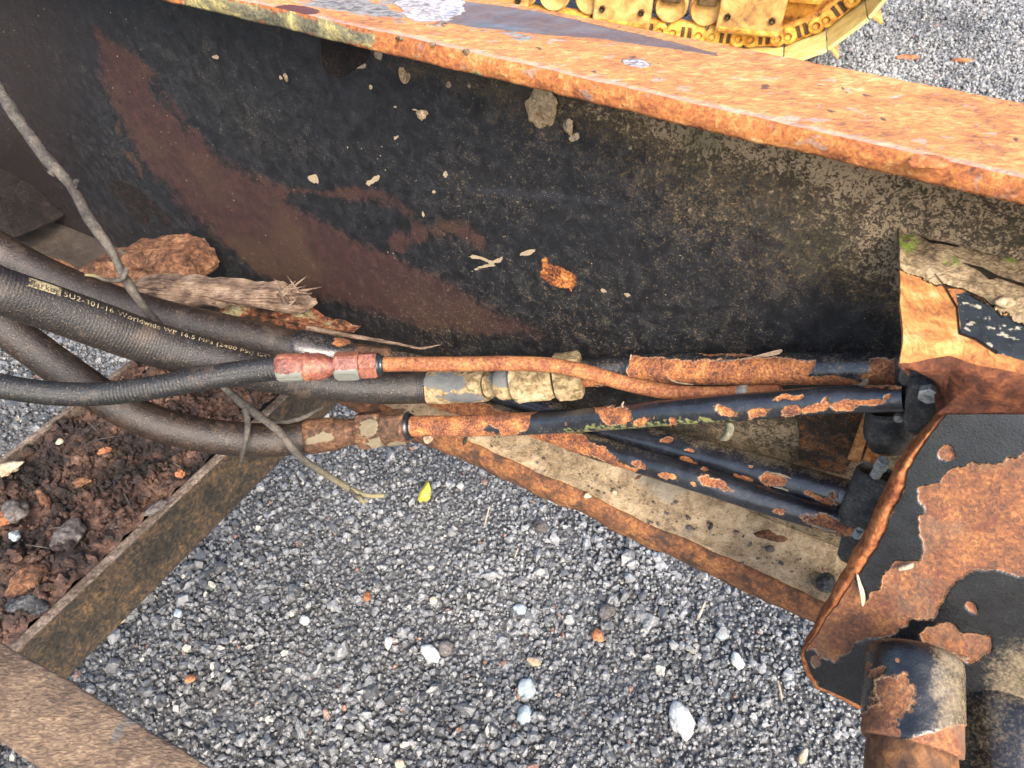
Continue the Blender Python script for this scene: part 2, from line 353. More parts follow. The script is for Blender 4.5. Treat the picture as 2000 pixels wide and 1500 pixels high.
def rubber(name, rib, base=(.020, .017, .016), dust=(.085, .055, .040), amt=.5, ribh=.00003):
    m = M(name); g = m.noise(620, 5, .7); n = m.noise(120, 7, .65, .3, off=2); l = m.noise(16, 5, .6, off=4)
    col = m.mix(m.rng(m.jit(m.jit(m.jit(.5, g, .7), n, .5), l, .3), .35, .85, 0, amt), base, dust)
    col = m.mix(m.rng(g, .60, .66, 0, .7), col, (.26, .17, .09))
    col = m.mix(m.rng(m.noise(35, 7, .65, off=6), .56, .68, 0, .35), col, (.14, .10, .07))
    bm = m.bump(g, .0009, .9)
    if rib:
        wv = m.math('SINE', m.math('MULTIPLY', m.attr('along'), 2*math.pi/rib))
        wv2 = m.math('SINE', m.math('ADD', m.math('MULTIPLY', m.attr('along'), 2*math.pi/rib*.98), m.attr('around')))
        bm = m.bump(m.math('ADD', wv, wv2), ribh, .6, bm)
    ck = m.math('MULTIPLY', m.rng(m.vor(1., 'DISTANCE_TO_EDGE', vec=None), 0, 1), 0.)
    bm = m.bump(n, .0004, .4, bm)
    return m.out(col, m.rng(n, .3, .75, .26, .42), bm, spec=.55)
rubber('rubber_plain', None); rubber('rubber_ribbed', .0026, (.016, .0145, .0145), (.060, .046, .038), .4, .00006)
rubber('rubber_small', .0028, (.012, .0135, .0145), (.035, .031, .028), .3, .00013)
rubber('rubber_brown', None, (.014, .0105, .009), (.060, .036, .023), .65)
m = M('hose_print'); n = m.noise(700, 6, .7); 
col = m.mix(m.rng(m.jit(n, m.noise(90, 4, off=3), .35), .42, .66), (.44, .36, .20), (.035, .028, .022)); m.out(col, .6)
m = M('hose_print_dark'); m.out((.05, .04, .035), .6)

m = M('black_rubber'); g = m.noise(500, 6, .7); n = m.noise(70, 6, .6, off=2)
col = m.mix(m.rng(m.jit(m.jit(.5, g, .6), n, .6), .3, 1., 0, .8), (.020, .022, .025), (.17, .155, .125)); m.out(col, m.rng(n, .3, .7, .35, .55), m.bump(n, .0015, .5))

m = M('stick_bark'); a = m.noise(1., 7, .65, .5, vec=m.map((300, 300, 300))); b = m.noise(40, 5, .6, off=1)
col = m.ramp(m.jit(a, b, .7), [(.2, (.018, .015, .013)), (.5, (.052, .045, .038)), (.82, (.13, .11, .088))])
col = m.mix(m.rng(m.attr('tip'), .2, 1., 0, .75), col, (.26, .22, .11)); m.out(col, .8, m.bump(a, .0015, .8))

m = M('leaf_yellow'); a = m.noise(120, 5, .6); m.out(m.mix(m.rng(a, .5, .65), (.50, .44, .05), (.30, .24, .06)), .5)

m = M('woven_strap')
vv = m.map((1, 1, 1), (0, 0, math.radians(35)))
w1 = m.add('ShaderNodeTexVoronoi'); mp = m.map((330, 620, 400), (0, 0, math.radians(20))); m.put(w1.inputs['Vector'], mp); w1.inputs['Scale'].default_value = 1.
a = m.noise(1., 6, .65, 1.3, vec=m.map((170, 430, 200), (0, 0, math.radians(20)))); b = m.noise(28, 6, .6, off=3)
f = m.jit(m.math('SUBTRACT', a, m.math('MULTIPLY', m.math('SUBTRACT', w1.outputs['Distance'], .45), .22)), b, .35)
col = m.ramp(f, [(.15, (.035, .023, .016)), (.40, (.105, .068, .045)), (.56, (.18, .12, .076)), (.80, (.34, .245, .145))])
col = m.mix(m.rng(m.attr('bare'), .0, .6, 0, .8), col, (.10, .10, .10)); m.out(col, .9, m.bump(f, .0022, .8))

m = M('soil'); a = m.noise(260, 9, .7, .5); b = m.noise(35, 7, .65, .5, off=2); c = m.noise(9, 4, .6, off=5)
col = m.ramp(m.jit(m.jit(a, b, 1.1), c, .8), [(.05, (.014, .011, .011)), (.35, (.040, .027, .024)), (.55, (.09, .050, .037)), (.78, (.17, .092, .062)), (1., (.30, .19, .14))])
m.out(col, .9, m.bump(m.jit(a, b, .8), .006, .9))

m = M('gravel_bed'); a = m.noise(160, 8, .7); v = m.vor(110)
m.out(m.ramp(m.jit(a, v, -.5), [(.3, (.05, .051, .054)), (.6, (.11, .113, .117)), (.8, (.19, .193, .196))]), .9, m.bump(m.math('SUBTRACT', 1., v), .008, .9))
m = M('gravel_stone')
oi = m.add('ShaderNodeObjectInfo'); r = oi.outputs['Random']
pos = m.coord(); a = m.noise(190, 6, .65); big = m.noise(2.1, 4, .55, .3, off=3.3)
r2 = m.math('FRACT', m.math('MULTIPLY', r, 37.3))
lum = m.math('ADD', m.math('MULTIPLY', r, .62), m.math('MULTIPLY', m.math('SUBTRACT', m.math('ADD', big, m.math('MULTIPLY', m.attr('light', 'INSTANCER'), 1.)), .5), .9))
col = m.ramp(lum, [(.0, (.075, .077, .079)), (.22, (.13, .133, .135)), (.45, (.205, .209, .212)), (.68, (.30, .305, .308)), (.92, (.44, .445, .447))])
col = m.mix(m.math('GREATER_THAN', r2, .984), col, (.48, .45, .38)); col = m.mix(m.math('LESS_THAN', r2, .007), col, (.27, .15, .10))
col = m.mix(m.rng(a, .35, .62, .5, 0.), col, (.03, .03, .032)); col = m.mix(m.rng(a, .55, .75, 0, .35), col, (.33, .33, .33))
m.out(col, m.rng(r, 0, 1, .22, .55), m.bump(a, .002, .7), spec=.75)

# ------------------------------------------------------------------ object helpers
def tag(o, label=None, cat=None, group=None, kind=None):
    if label: o['label'] = label
    if cat: o['category'] = cat
    if group: o['group'] = group
    if kind: o['kind'] = kind
    return o
def thing(name, label, cat, loc, group=None):
    o = bpy.data.objects.new(name, None); COL.objects.link(o); o.location = tuple(float(v) for v in loc); o.empty_display_size = .05
    return tag(o, label, cat, group)
def root_loc(p):
    l = np.zeros(3)
    while p is not None: l = l+np.array(p.location); p = p.parent
    return l
def mesh(name, verts, faces, mat, parent=None, smooth=True, attrs=None, mats=None, midx=None):
    V = np.asarray(verts, float)-root_loc(parent)
    me = bpy.data.meshes.new(name)
    if isinstance(faces, np.ndarray):
        nf, k = faces.shape; me.vertices.add(len(V)); me.vertices.foreach_set('co', V.astype(np.float32).ravel())
        me.loops.add(nf*k); me.loops.foreach_set('vertex_index', faces.astype(np.int32).ravel())
        me.polygons.add(nf); me.polygons.foreach_set('loop_start', np.arange(0, nf*k, k, dtype=np.int32)); me.update(calc_edges=True); me.validate()
    else:
        me.from_pydata([tuple(v) for v in V], [], faces); me.update()
    for a, vals in (attrs or {}).items():
        at_ = me.attributes.new(a, 'FLOAT', 'POINT'); at_.data.foreach_set('value', np.asarray(vals, np.float32).ravel())
    for q in (mats or [mat]): me.materials.append(MATS[q])
    if midx is not None: me.polygons.foreach_set('material_index', np.asarray(midx, np.int32))
    if smooth: me.polygons.foreach_set('use_smooth', np.ones(len(me.polygons), bool))
    o = bpy.data.objects.new(name, me); COL.objects.link(o)
    if parent is not None: o.parent = parent
    return o
def gridf(nu, nv, cu=False, cv=False):
    i, j = np.meshgrid(np.arange(nu if cu else nu-1), np.arange(nv if cv else nv-1), indexing='ij')
    i2 = (i+1) % nu; j2 = (j+1) % nv
    return np.stack([i*nv+j, i2*nv+j, i2*nv+j2, i*nv+j2], -1).reshape(-1, 4)

# a centreline given by pixel x, y and camera depth (negative third value: offset from the web)
class Line:
    def __init__(s, pts, n=900):
        X = np.array([p[0] for p in pts], float); Y = np.array([p[1] for p in pts], float)
        T = np.array([p[2] if p[2] > 0 else offt(p[0], p[1], -p[2]) for p in pts])
        s.px = np.linspace(X[0], X[-1], n)
        y = s.cub(X, Y, s.px); t = s.cub(X, T, s.px)
        s.C = np.array([at(a, b, c) for a, b, c in zip(s.px, y, t)]); s.T = t
        s.arc = np.concatenate([[0], np.cumsum(np.linalg.norm(np.diff(s.C, axis=0), axis=1))])
        tg = np.gradient(s.C, axis=0); s.tan = tg/np.linalg.norm(tg, axis=1)[:, None]
    @staticmethod
    def cub(X, Y, x):
        m = np.gradient(Y, X); i = np.clip(np.searchsorted(X, x)-1, 0, len(X)-2)
        h = X[i+1]-X[i]; u = (x-X[i])/h
        return (2*u**3-3*u**2+1)*Y[i]+(u**3-2*u**2+u)*h*m[i]+(-2*u**3+3*u**2)*Y[i+1]+(u**3-u**2)*h*m[i+1]
    def samp(s, x):
        x = np.asarray(x, float)
        C = np.stack([np.interp(x, s.px, s.C[:, k]) for k in range(3)], -1)
        tn = np.stack([np.interp(x, s.px, s.tan[:, k]) for k in range(3)], -1); tn /= np.linalg.norm(tn, axis=-1)[..., None]
        V = CAM-C; V -= tn*np.sum(V*tn, -1)[..., None]; V /= np.linalg.norm(V, axis=-1)[..., None]
        W = np.cross(V, tn); s_ = np.where(W[..., 2:3] < 0, -1, 1); W = W*s_
        return C, tn, V, W, np.interp(x, s.px, s.T), np.interp(x, s.px, s.arc)
def sweep(name, line, xs, dia, mat, parent, seg=40, rot=0., smooth=True, rough=0., rscale=150., masks=None, cap=True, seed=0, facets=None):
    xs = np.asarray(xs, float); C, tn, V, W, T, A = line.samp(xs)
    R = np.asarray(dia, float)/2*T/F
    th = np.linspace(0, 2*np.pi, seg, endpoint=False)+rot
    D = np.cos(th)[None, :, None]*V[:, None]+np.sin(th)[None, :, None]*W[:, None]
    P = C[:, None]+R[:, None, None]*D
    if rough:
        P = P+D*((fbm(P, rscale, 4, seed)-.5)*2*rough)[..., None]
    n = len(xs); px, py = proj(P)
    at_ = {'along': np.repeat(A[:, None], seg, 1), 'around': np.repeat(th[None], n, 0)}
    if masks:
        wx = (fbm(P, 110, 4, seed+5)-.5)*2; wy = (fbm(P, 110, 4, seed+9)-.5)*2; w3 = (fbm(P, 420, 3, seed+12)-.5)*2
    for k, f in (masks or {}).items(): at_[k] = f(px+wx*16, py+wy*9)+(w3*.30 if k == 'peel' else 0)
    if 'peel' in at_: P = P+D*(.0007*sstep(-at_['peel'], -.06, .06)+.0003*sstep(-at_['peel'], .25, .0)*sstep(-at_['peel'], -.05, .03))[..., None]
    for k in ('peel', 'dust', 'moss', 'zinc'):
        if k not in at_: at_[k] = np.full(px.shape, -1.)
    V3 = P.reshape(-1, 3); Fs = gridf(n, seg, False, True)
    faces = Fs
    if cap:
        V3 = np.vstack([V3, C[0], C[-1]])
        at_ = {k: np.concatenate([v.ravel(), [v.ravel()[0], v.ravel()[-1]]]) for k, v in at_.items()}
        j = np.arange(seg); j2 = (j+1) % seg; c0, c1 = n*seg, n*seg+1
        f1 = np.stack([np.full(seg, c0), j2, j], -1); f2 = np.stack([np.full(seg, c1), (n-1)*seg+j, (n-1)*seg+j2], -1)
        faces = [tuple(int(q) for q in f) for f in Fs] + [tuple(int(q) for q in f) for f in np.vstack([f1, f2])]
    o = mesh(name, V3, faces, mat, parent, smooth, {k: v.ravel() for k, v in at_.items()})
    return o
def ring(line, x0, x1, prof):               # prof: (fraction, dia px) -> xs, dia
    return [x0+(x1-x0)*p[0] for p in prof], [p[1] for p in prof]
def hexnut(name, line, x0, x1, d, mat, parent, rot=.3, masks=None, rough=.0004):
    xs, ds = ring(line, x0, x1, [(0, d*.86), (.10, d), (.3, d), (.5, d), (.7, d), (.90, d), (1, d*.86)])
    # hexagon with subdivided flats: 36 samples round, radius follows the flats
    xs = np.asarray(xs); C, tn, V, W, T, A = line.samp(xs); R = np.asarray(ds)/2*T/F
    seg = 36; th = np.linspace(0, 2*np.pi, seg, endpoint=False)
    loc = (th+rot) % (np.pi/3)-np.pi/6; fl = np.cos(np.pi/6)/np.cos(loc)
    fr = np.array([1.0 if 0 < i < len(xs)-1 else 0.0 for i in range(len(xs))])
    k = 1+(fl[None]-1)*fr[:, None]*1.0
    k = np.minimum(k, 1.0) if True else k
    D = np.cos(th)[None, :, None]*V[:, None]+np.sin(th)[None, :, None]*W[:, None]
    rr = R[:, None]*k; rr[0] = np.minimum(R[0], R[1]*fl); rr[-1] = np.minimum(R[-1], R[-2]*fl)
    P = C[:, None]+rr[..., None]*D; P = P+D*((fbm(P, 160, 3, 5)-.5)*2*rough)[..., None]
    px, py = proj(P); at_ = {'zinc': np.full(px.shape, -1.)}
    for q, f in (masks or {}).items(): at_[q] = f(px, py)
    n = len(xs); V3 = np.vstack([P.reshape(-1, 3), C[0], C[-1]]); Fs = gridf(n, seg, False, True)
    j = np.arange(seg); j2 = (j+1) % seg
    faces = [tuple(int(q) for q in f) for f in Fs] + [(n*seg, int(b), int(a)) for a, b in zip(j, j2)] + [(n*seg+1, int((n-1)*seg+a), int((n-1)*seg+b)) for a, b in zip(j, j2)]
    o = mesh(name, V3, faces, mat, parent, False, {q: np.concatenate([v.ravel(), [v.ravel()[0], v.ravel()[-1]]]) for q, v in at_.items()})
    return o
def slab(name, top, thick_vec, mat, parent, nu=1, smooth=False):      # polygon extruded by a vector
    top = [np.asarray(p, float) for p in top]; n = len(top); bot = [p+np.asarray(thick_vec) for p in top]
    faces = [tuple(range(n)), tuple(range(2*n-1, n-1, -1))] + [(i, (i+1) % n, n+(i+1) % n, n+i)[::-1] for i in range(n)]
    return mesh(name, top+bot, faces, mat, parent, smooth)
def bev(o, w_, seg=2):
    b = o.modifiers.new('bevel', 'BEVEL'); b.width = w_; b.segments = seg; b.limit_method = 'ANGLE'; b.angle_limit = .6; return o
def rock(name, c, size, mat, parent=None, seed=0, sub=3, rough=.35, rot=0., flat=False):
    bm = bmesh.new(); bmesh.ops.create_icosphere(bm, subdivisions=sub, radius=1.)
    P = np.array([v.co[:] for v in bm.verts]); F_ = [tuple(v.index for v in f.verts) for f in bm.faces]; bm.free()
    k = 1+(fbm(P+seed*3.1, 1.3, 3, seed)-.5)*2*rough*1.5
    if flat: k = np.round(k*7)/7*.5+k*.5
    P = P*k[:, None]*np.array(size)
    cs, sn = math.cos(rot), math.sin(rot); P = np.stack([P[:, 0]*cs-P[:, 1]*sn, P[:, 0]*sn+P[:, 1]*cs, P[:, 2]], -1)
    return mesh(name, P+np.asarray(c), F_, mat, parent, True)
def flake(name, pts, mat, parent, thick=.0005, curl=None):            # small curved sheet: pts rows of 3-D points (grid)
    P = np.array(pts, float); nu, nv = P.shape[:2]
    # refine
    o = mesh(name, P.reshape(-1, 3), gridf(nu, nv), mat, parent, True)
    s = o.modifiers.new('thick', 'SOLIDIFY'); s.thickness = thick; s.offset = 0
    b = o.modifiers.new('sub', 'SUBSURF'); b.levels = b.render_levels = 1
    return o

# ------------------------------------------------------------------ THE SETTING: gravel ground
gx = np.linspace(-4, 7, 160); gy = np.linspace(-2.5, 10, 170)
GX, GY = np.meshgrid(gx, gy, indexing='ij')
def gz(x, y):
    P = np.stack([x, y, np.zeros_like(x)], -1)
    near = np.clip(1.2-np.abs(y-1.0)*.25, .2, 1)
    return (fbm(P, 1.9, 3, 3)-.5)*.085*near+(fbm(P, 9, 3, 8)-.5)*.030
Z = gz(GX, GY)-.004
o = mesh('gravel_ground', np.stack([GX, GY, Z], -1).reshape(-1, 3), gridf(160, 170), 'gravel_bed'); tag(o, 'grey crushed stone ground under the machines', None, None, 'structure')
far = [(-300, -300, -.09), (300, -300, -.09), (300, 300, -.09), (-300, 300, -.09)]
o = mesh('ground', far, [(0, 1, 2, 3)], 'gravel_bed', None, False); tag(o, 'grey gravel yard reaching to the horizon', None, None, 'structure')

def scatter(name, P, S, attrs, mat, label, subd=2, variants=7, amp=.70, kind='stuff', squash=(1, 1, .8), fac=1.0):
    me = bpy.data.meshes.new(name); me.vertices.add(len(P)); me.vertices.foreach_set('co', P.astype(np.float32).ravel())
    a = me.attributes.new('scl', 'FLOAT', 'POINT'); a.data.foreach_set('value', S.astype(np.float32))
    for k, v in attrs.items():
        a = me.attributes.new(k, 'FLOAT', 'POINT'); a.data.foreach_set('value', v.astype(np.float32))
    o = bpy.data.objects.new(name, me); COL.objects.link(o); me.materials.append(MATS[mat]); tag(o, label, None, None, kind)
    g = bpy.data.node_groups.new(name+'_nodes', 'GeometryNodeTree')
    g.interface.new_socket('Geometry', in_out='INPUT', socket_type='NodeSocketGeometry'); g.interface.new_socket('Geometry', in_out='OUTPUT', socket_type='NodeSocketGeometry')
    N = g.nodes; L = g.links; gi = N.new('NodeGroupInput'); go = N.new('NodeGroupOutput')
    join = N.new('GeometryNodeGeometryToInstance')
    for v in range(variants):
        ico = N.new('GeometryNodeMeshIcoSphere'); ico.inputs['Radius'].default_value = 1; ico.inputs['Subdivisions'].default_value = subd if v % 2 else max(1, subd-1)
        sp = N.new('GeometryNodeSetPosition'); ns = N.new('ShaderNodeTexNoise'); ns.noise_dimensions = '4D'
        ns.inputs['Scale'].default_value = .95; ns.inputs['Detail'].default_value = 1.5; ns.inputs['W'].default_value = v*5.3+1
        ps = N.new('GeometryNodeInputPosition'); L.new(ps.outputs[0], ns.inputs['Vector'])
        s1 = N.new('ShaderNodeVectorMath'); s1.operation = 'SUBTRACT'; L.new(ns.outputs['Color'], s1.inputs[0]); s1.inputs[1].default_value = (.5, .5, .5)
        s2 = N.new('ShaderNodeVectorMath'); s2.operation = 'SCALE'; L.new(s1.outputs[0], s2.inputs[0]); s2.inputs['Scale'].default_value = amp*3.2
        L.new(ico.outputs['Mesh'], sp.inputs['Geometry']); L.new(s2.outputs[0], sp.inputs['Offset'])
        tr = N.new('GeometryNodeTransform'); L.new(sp.outputs[0], tr.inputs['Geometry'])
        tr.inputs['Scale'].default_value = (squash[0]*random.uniform(.8, 1.25), squash[1]*random.uniform(.7, 1.), squash[2]*random.uniform(.7, 1.))
        sm = N.new('GeometryNodeSetMaterial'); sm.inputs['Material'].default_value = MATS[mat]; L.new(tr.outputs[0], sm.inputs['Geometry'])
        L.new(sm.outputs[0], join.inputs[0])
    ip = N.new('GeometryNodeInstanceOnPoints'); L.new(gi.outputs[0], ip.inputs['Points']); L.new(join.outputs[0], ip.inputs['Instance']); ip.inputs['Pick Instance'].default_value = True
    rv = N.new('FunctionNodeRandomValue'); rv.data_type = 'FLOAT_VECTOR'; rv.inputs[1].default_value = (6.28, 6.28, 6.28)
    rots = N.new('FunctionNodeEulerToRotation'); L.new(rv.outputs[0], rots.inputs[0]); L.new(rots.outputs[0], ip.inputs['Rotation'])
    na = N.new('GeometryNodeInputNamedAttribute'); na.data_type = 'FLOAT'; na.inputs['Name'].default_value = 'scl'; L.new(na.outputs[0], ip.inputs['Scale'])
    L.new(ip.outputs[0], go.inputs[0])
    md = o.modifiers.new('scatter', 'NODES'); md.node_group = g
    return o
def pts_region(x0, x1, y0, y1, spacing):
    nx = int((x1-x0)/spacing); ny = int((y1-y0)/spacing)
    X, Y = np.meshgrid(np.linspace(x0, x1, nx), np.linspace(y0, y1, ny), indexing='ij')
    X = X+rng.uniform(-.7, .7, X.shape)*spacing; Y = Y+rng.uniform(-.7, .7, Y.shape)*spacing
    return X.ravel(), Y.ravel()
XA, YA = pts_region(-2.0, 1.4, .15, 2.1, .0068)
XB, YB = pts_region(.4, 4.2, 2.1, 5.4, .0108)
XC, YC = pts_region(-2.3, .2, 2.1, 3.2, .016)
XD, YD = pts_region(-1.5, 1.4, .15, 1.9, .034)
SA = np.exp(rng.normal(math.log(.0035), .42, XA.shape)); SB = np.exp(rng.normal(math.log(.0058), .36, XB.shape)); SC_ = np.full(XC.shape, .009); SD = np.exp(rng.normal(math.log(.0072), .32, XD.shape))
X = np.concatenate([XA, XB, XC, XD]); Y = np.concatenate([YA, YB, YC, YD]); S = np.clip(np.concatenate([SA, SB, SC_, SD]), .0022, .019)
fineness = fbm(np.stack([X, Y, X*0], -1), 3.2, 3, 44)
S = S*np.clip(.62+fineness*.8, .6, 1.3)
ZZ = gz(X, Y)+S*rng.uniform(-.25, .55, S.shape)
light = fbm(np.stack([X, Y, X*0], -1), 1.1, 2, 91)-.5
light = light*.8+.10*np.clip((Y-1.6)/1.2, 0, 1)+.10*np.clip((X-.2)/.8, 0, 1)-.17*sstep(-X, -.25, .25)*sstep(-Y, -1.45, -1.15)+.06*sstep(X, .2, .6)  # near left term puts the shade of beam and hoses into stone colour
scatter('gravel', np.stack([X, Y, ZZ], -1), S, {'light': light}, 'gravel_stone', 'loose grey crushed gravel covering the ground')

# ------------------------------------------------------------------ THE STEEL BEAM
ZT0, ZT1 = H-.188, H-.175                 # top flange underside / top
ZB1, ZB0 = H-.572, H-.601                 # bottom flange top / underside
beam = thing('machine_beam', 'black painted steel beam with rusty orange top flange running behind the hydraulic lines', 'steel beam', sqz(0, DW, ZB0))
# web plate, dense grid with wear painted as fields
ns_, nz = 620, 190
s_ = np.linspace(-2.0, .75, ns_); z_ = np.linspace(ZB1, ZT0, nz)
SS, ZZ_ = np.meshgrid(s_, z_, indexing='ij')
P = sqz(SS, DW, ZZ_); px, py = proj(P)
P = P+(fbm(P, 7, 3, 2)[..., None]-.5)*.004*np.array([-NX, -NY, 0])
wa = (fbm(P, 28, 5, 40)-.5)*2; wb = (fbm(P, 28, 5, 47)-.5)*2; opx, opy = px, py; px = px+wa*26; py = py+wb*22
wearf = strokesdf(px, py, [(195, 60, 12), (235, 130, 40), (280, 220, 48), (335, 300, 54), (410, 375, 62), (500, 440, 76), (600, 505, 76), (700, 540, 66), (800, 578, 58), (900, 612, 42), (1000, 640, 16), (1060, 655, 5)], 45)
w2 = np.maximum.reduce([polysdf(px, py, [(480, 345), (560, 370), (560, 440), (470, 420)], 40), strokesdf(px, py, [(620, 372, 6), (690, 378, 16), (730, 385, 6)], 30), ell(px, py, 816, 447, 18, 24, 0)*.9,
     ell(px, py, 784, 472, 20, 20, 45)*.8, strokesdf(px, py, [(560, 372, 4), (640, 372, 4)], 20), strokesdf(px, py, [(860, 435, 16), (900, 450, 16), (935, 470, 14)], 50), strokesdf(px, py, [(740, 392, 12), (800, 412, 10)], 50),
     strokesdf(px, py, [(600, 560, 8), (700, 575, 12), (800, 590, 16)], 40), strokesdf(px, py, [(225, 235, 4), (235, 262, 3)], 16), strokesdf(px, py, [(255, 300, 5), (275, 335, 6)], 16)])
wearf = np.clip(np.maximum(wearf, w2), -1, 1)
g1 = sstep(px, 950, 1850)*sstep(py, 760, 230)*1.05
g2 = sstep(px+(420-py)*.35, 1380, 1850)*sstep(py, 560, 380)*.95
g3 = .30*sstep(px, 950, 1450)+.12*sstep(px, 450, 900)+.22*sstep(py, 560, 720)*sstep(px, 700, 1200)
g4 = .75*sstep(px, 1180, 1500)*sstep(py, 770, 850)
mudf = np.maximum.reduce([.10*sstep(px, 500, 1000)+.60*sstep(px+(450-py)*1.5, 1120, 1850), g2, g4])+.45*sstep(px, 1680, 1850)*sstep(py, 640, 500)+.12*sstep(px, 1450, 1850)*sstep(py, 560, 430)+.10*sstep(px, 250, 700)*sstep(py, 460, 560)
mudf = mudf-.15*ell(px, py, 1650, 620, 190, 90).clip(0, 1)*2
lip = 404-.24*(2000-px); mudf += .22*np.exp(-((py-lip-20)/28)**2)*sstep(px, 500, 800)
spots = [(558, 152, 5, 6), (822, 224, 12, 8), (806, 215, 3, 3), (812, 216, 4, 3), (771, 263, 4, 7), (877, 334, 5, 6), (852, 364, 6, 4), (825, 407, 4, 6), (790, 150, 12, 14, 40), (740, 115, 8, 10, 30),
         (702, 131, 6, 8), (1112, 245, 9, 14), (1130, 268, 8, 10, 20), (968, 505, 14, 4, -15), (1027, 495, 16, 5, -25), (940, 505, 30, 3, 15), (940, 518, 26, 3, -8), (1186, 575, 5, 6), (1226, 582, 6, 6),
         (1164, 618, 3, 5), (1332, 493, 4, 4), (1430, 552, 5, 5), (1354, 408, 4, 8), (610, 343, 11, 8, 10), (722, 356, 14, 6, -35), (1660, 515, 12, 8, -25), (420, 113, 6, 7), (640, 205, 4, 3), (690, 290, 5, 3, -20), (1010, 370, 3, 3),
         (720, 175, 3, 5), (770, 215, 2, 3), (870, 170, 6, 8), (915, 170, 4, 7), (1224, 290, 5, 5), (1290, 230, 7, 8), (1300, 250, 6, 10)]
spotf = many(px, py, spots)
rustf = np.maximum(polysdf(px, py, [(1056, 508), (1085, 518), (1132, 548), (1118, 572), (1080, 558), (1052, 540)], 22), ell(px, py, 1061, 509, 9, 6)*.6)
px, py = opx, opy; wa = (fbm(P, 120, 3, 50)-.5)*2
brn = sstep(px, 260, 40)*.8+.5*sstep(px, 420, 150)*sstep(py, 380, 460)
scrf = np.maximum(strokesdf(px, py, [(720, 372, 6), (850, 365, 10), (1000, 375, 16), (1150, 390, 14), (1300, 410, 6)], 20), strokesdf(px, py, [(820, 232, 5), (980, 255, 6), (1100, 262, 5)], 25)-.2)
web = mesh('web_plate', P.reshape(-1, 3), gridf(ns_, nz), 'web_paint', beam, True,
           {'mud': np.minimum(mudf, .80+.2*(fbm(P, 9, 4, 77)-.5)), 'wear': wearf, 'spot': np.clip(spotf, -1, 1), 'rust': np.clip(rustf, -1, 1), 'brownish': np.clip(brn, 0, 1), 'scratch': np.clip(scrf, -1, 1)})
slab('web_back', [sqz(-2, DW+.001, ZB1), sqz(.75, DW+.001, ZB1), sqz(.75, DW+.001, ZT0), sqz(-2, DW+.001, ZT0)], np.array([NX, NY, 0])*.014, 'dark_crust', beam)

# top flange
Q0, Q1 = .382, .468
def flange(name_top, name_edge, zt, zb, q0, q1, s0, s1, n, chip, seed):
    s = np.linspace(s0, s1, n); nq = 26
    z0 = np.zeros_like(s)
    en = (fbm(np.stack([s, z0, z0], -1), 24, 5, seed)-.5)*chip
    en2 = (fbm(np.stack([s, z0+5, z0], -1), 30, 5, seed+3)-.5)*chip
    qs = np.linspace(0, 1, nq)
    SQ, QQ = np.meshgrid(s, qs, indexing='ij')
    Pt = sqz(SQ, q0+.0012+en[:, None]*(1-QQ)+(q1-q0)*QQ, zt); Pt[..., 2] += (fbm(Pt, 60, 4, seed)-.5)*.0016
    Pt[:, 0, 2] -= .0006
    px, py = proj(Pt)
    A = {}
    A['paint'] = np.maximum.reduce([strokesdf(px, py, [(560, -10, 6), (700, 14, 14), (780, 36, 10)], 30), strokesdf(px, py, [(760, -20, 20), (850, 20, 10)], 40), ell(px, py, 1000, 60, 60, 10, 12)*.3])
    A['wet'] = np.clip(np.maximum(strokesdf(px, py, [(880, 22, 24), (1050, 45, 24), (1200, 68, 13), (1330, 92, 7), (1400, 106, 3)], 18), -1+0*px), -1, 1)
    A['crust'] = np.clip(np.maximum(polysdf(px, py, [(790, -60), (905, -20), (912, 30), (860, 48), (800, 40), (770, 10)], 30), ell(px, py, 1238, 122, 36, 10, 8)*.7), -1, 1)
    A['rimline'] = 1-QQ*13
    A['stain'] = np.clip(ell(px, py, 580, 19, 46, 9, 6), -1, 1)
    mesh(name_top, Pt.reshape(-1, 3), gridf(n, nq), 'rusty_flange_top', beam, True, {k: np.clip(v, -1, 1) for k, v in A.items()})
    # front edge: rounded strip
    m_ = 9; tt = np.linspace(0, 1, m_)
    SE, TE = np.meshgrid(s, tt, indexing='ij')
    bul = np.sin(TE*np.pi)*.0014
    Pe = sqz(SE, q0+.0012+en[:, None]*(1-TE)+en2[:, None]*TE-bul, zt-.0006-(zt-zb)*TE)
    Pe[..., 0] -= NX*(fbm(Pe, 90, 4, 4)-.5)*.0025; Pe[..., 1] -= NY*(fbm(Pe, 90, 4, 4)-.5)*.0025
    Pe[:, 0] = Pt[:, 0]
    under = sqz(s, q1, zb); Pe = np.concatenate([Pe, under[:, None], (sqz(s, q1, zt))[:, None]], 1)
    px, py = proj(Pe)
    pf = np.maximum.reduce([strokesdf(px, py, [(380, 5, 16), (600, 50, 22), (720, 75, 14)], 30), ell(px, py, 1075, 185, 10, 8), ell(px, py, 930, 148, 10, 8)*.8])
    mesh(name_edge, Pe.reshape(-1, 3), gridf(n, m_+2)[:, ::-1], 'rusty_flange_edge', beam, True, {'paint': np.clip(pf, -1, 1)})
flange('top_flange', 'top_flange_edge', ZT1, ZT0, Q0, Q1, -2.0, .75, 1400, .0045, 21)
# broken scale and pits on the top flange front edge
for i, (x, y, r) in enumerate([(779, 75, 8), (845, 86, 7), (910, 100, 8)]):
    p = at(x, y, (Q0-.001)/(ray(x, y)[0]*NX+ray(x, y)[1]*NY)); o = rock('rivet_scar', p+np.array([0, 0, .0]), (r*.0003, .0005, r*.00022), 'brown_nut', beam, i)
c = onz(1812, 318, ZT1+.001); rock('scale_flake', c, (.009, .006, .0016), 'plate_edge_rust', beam, 44)
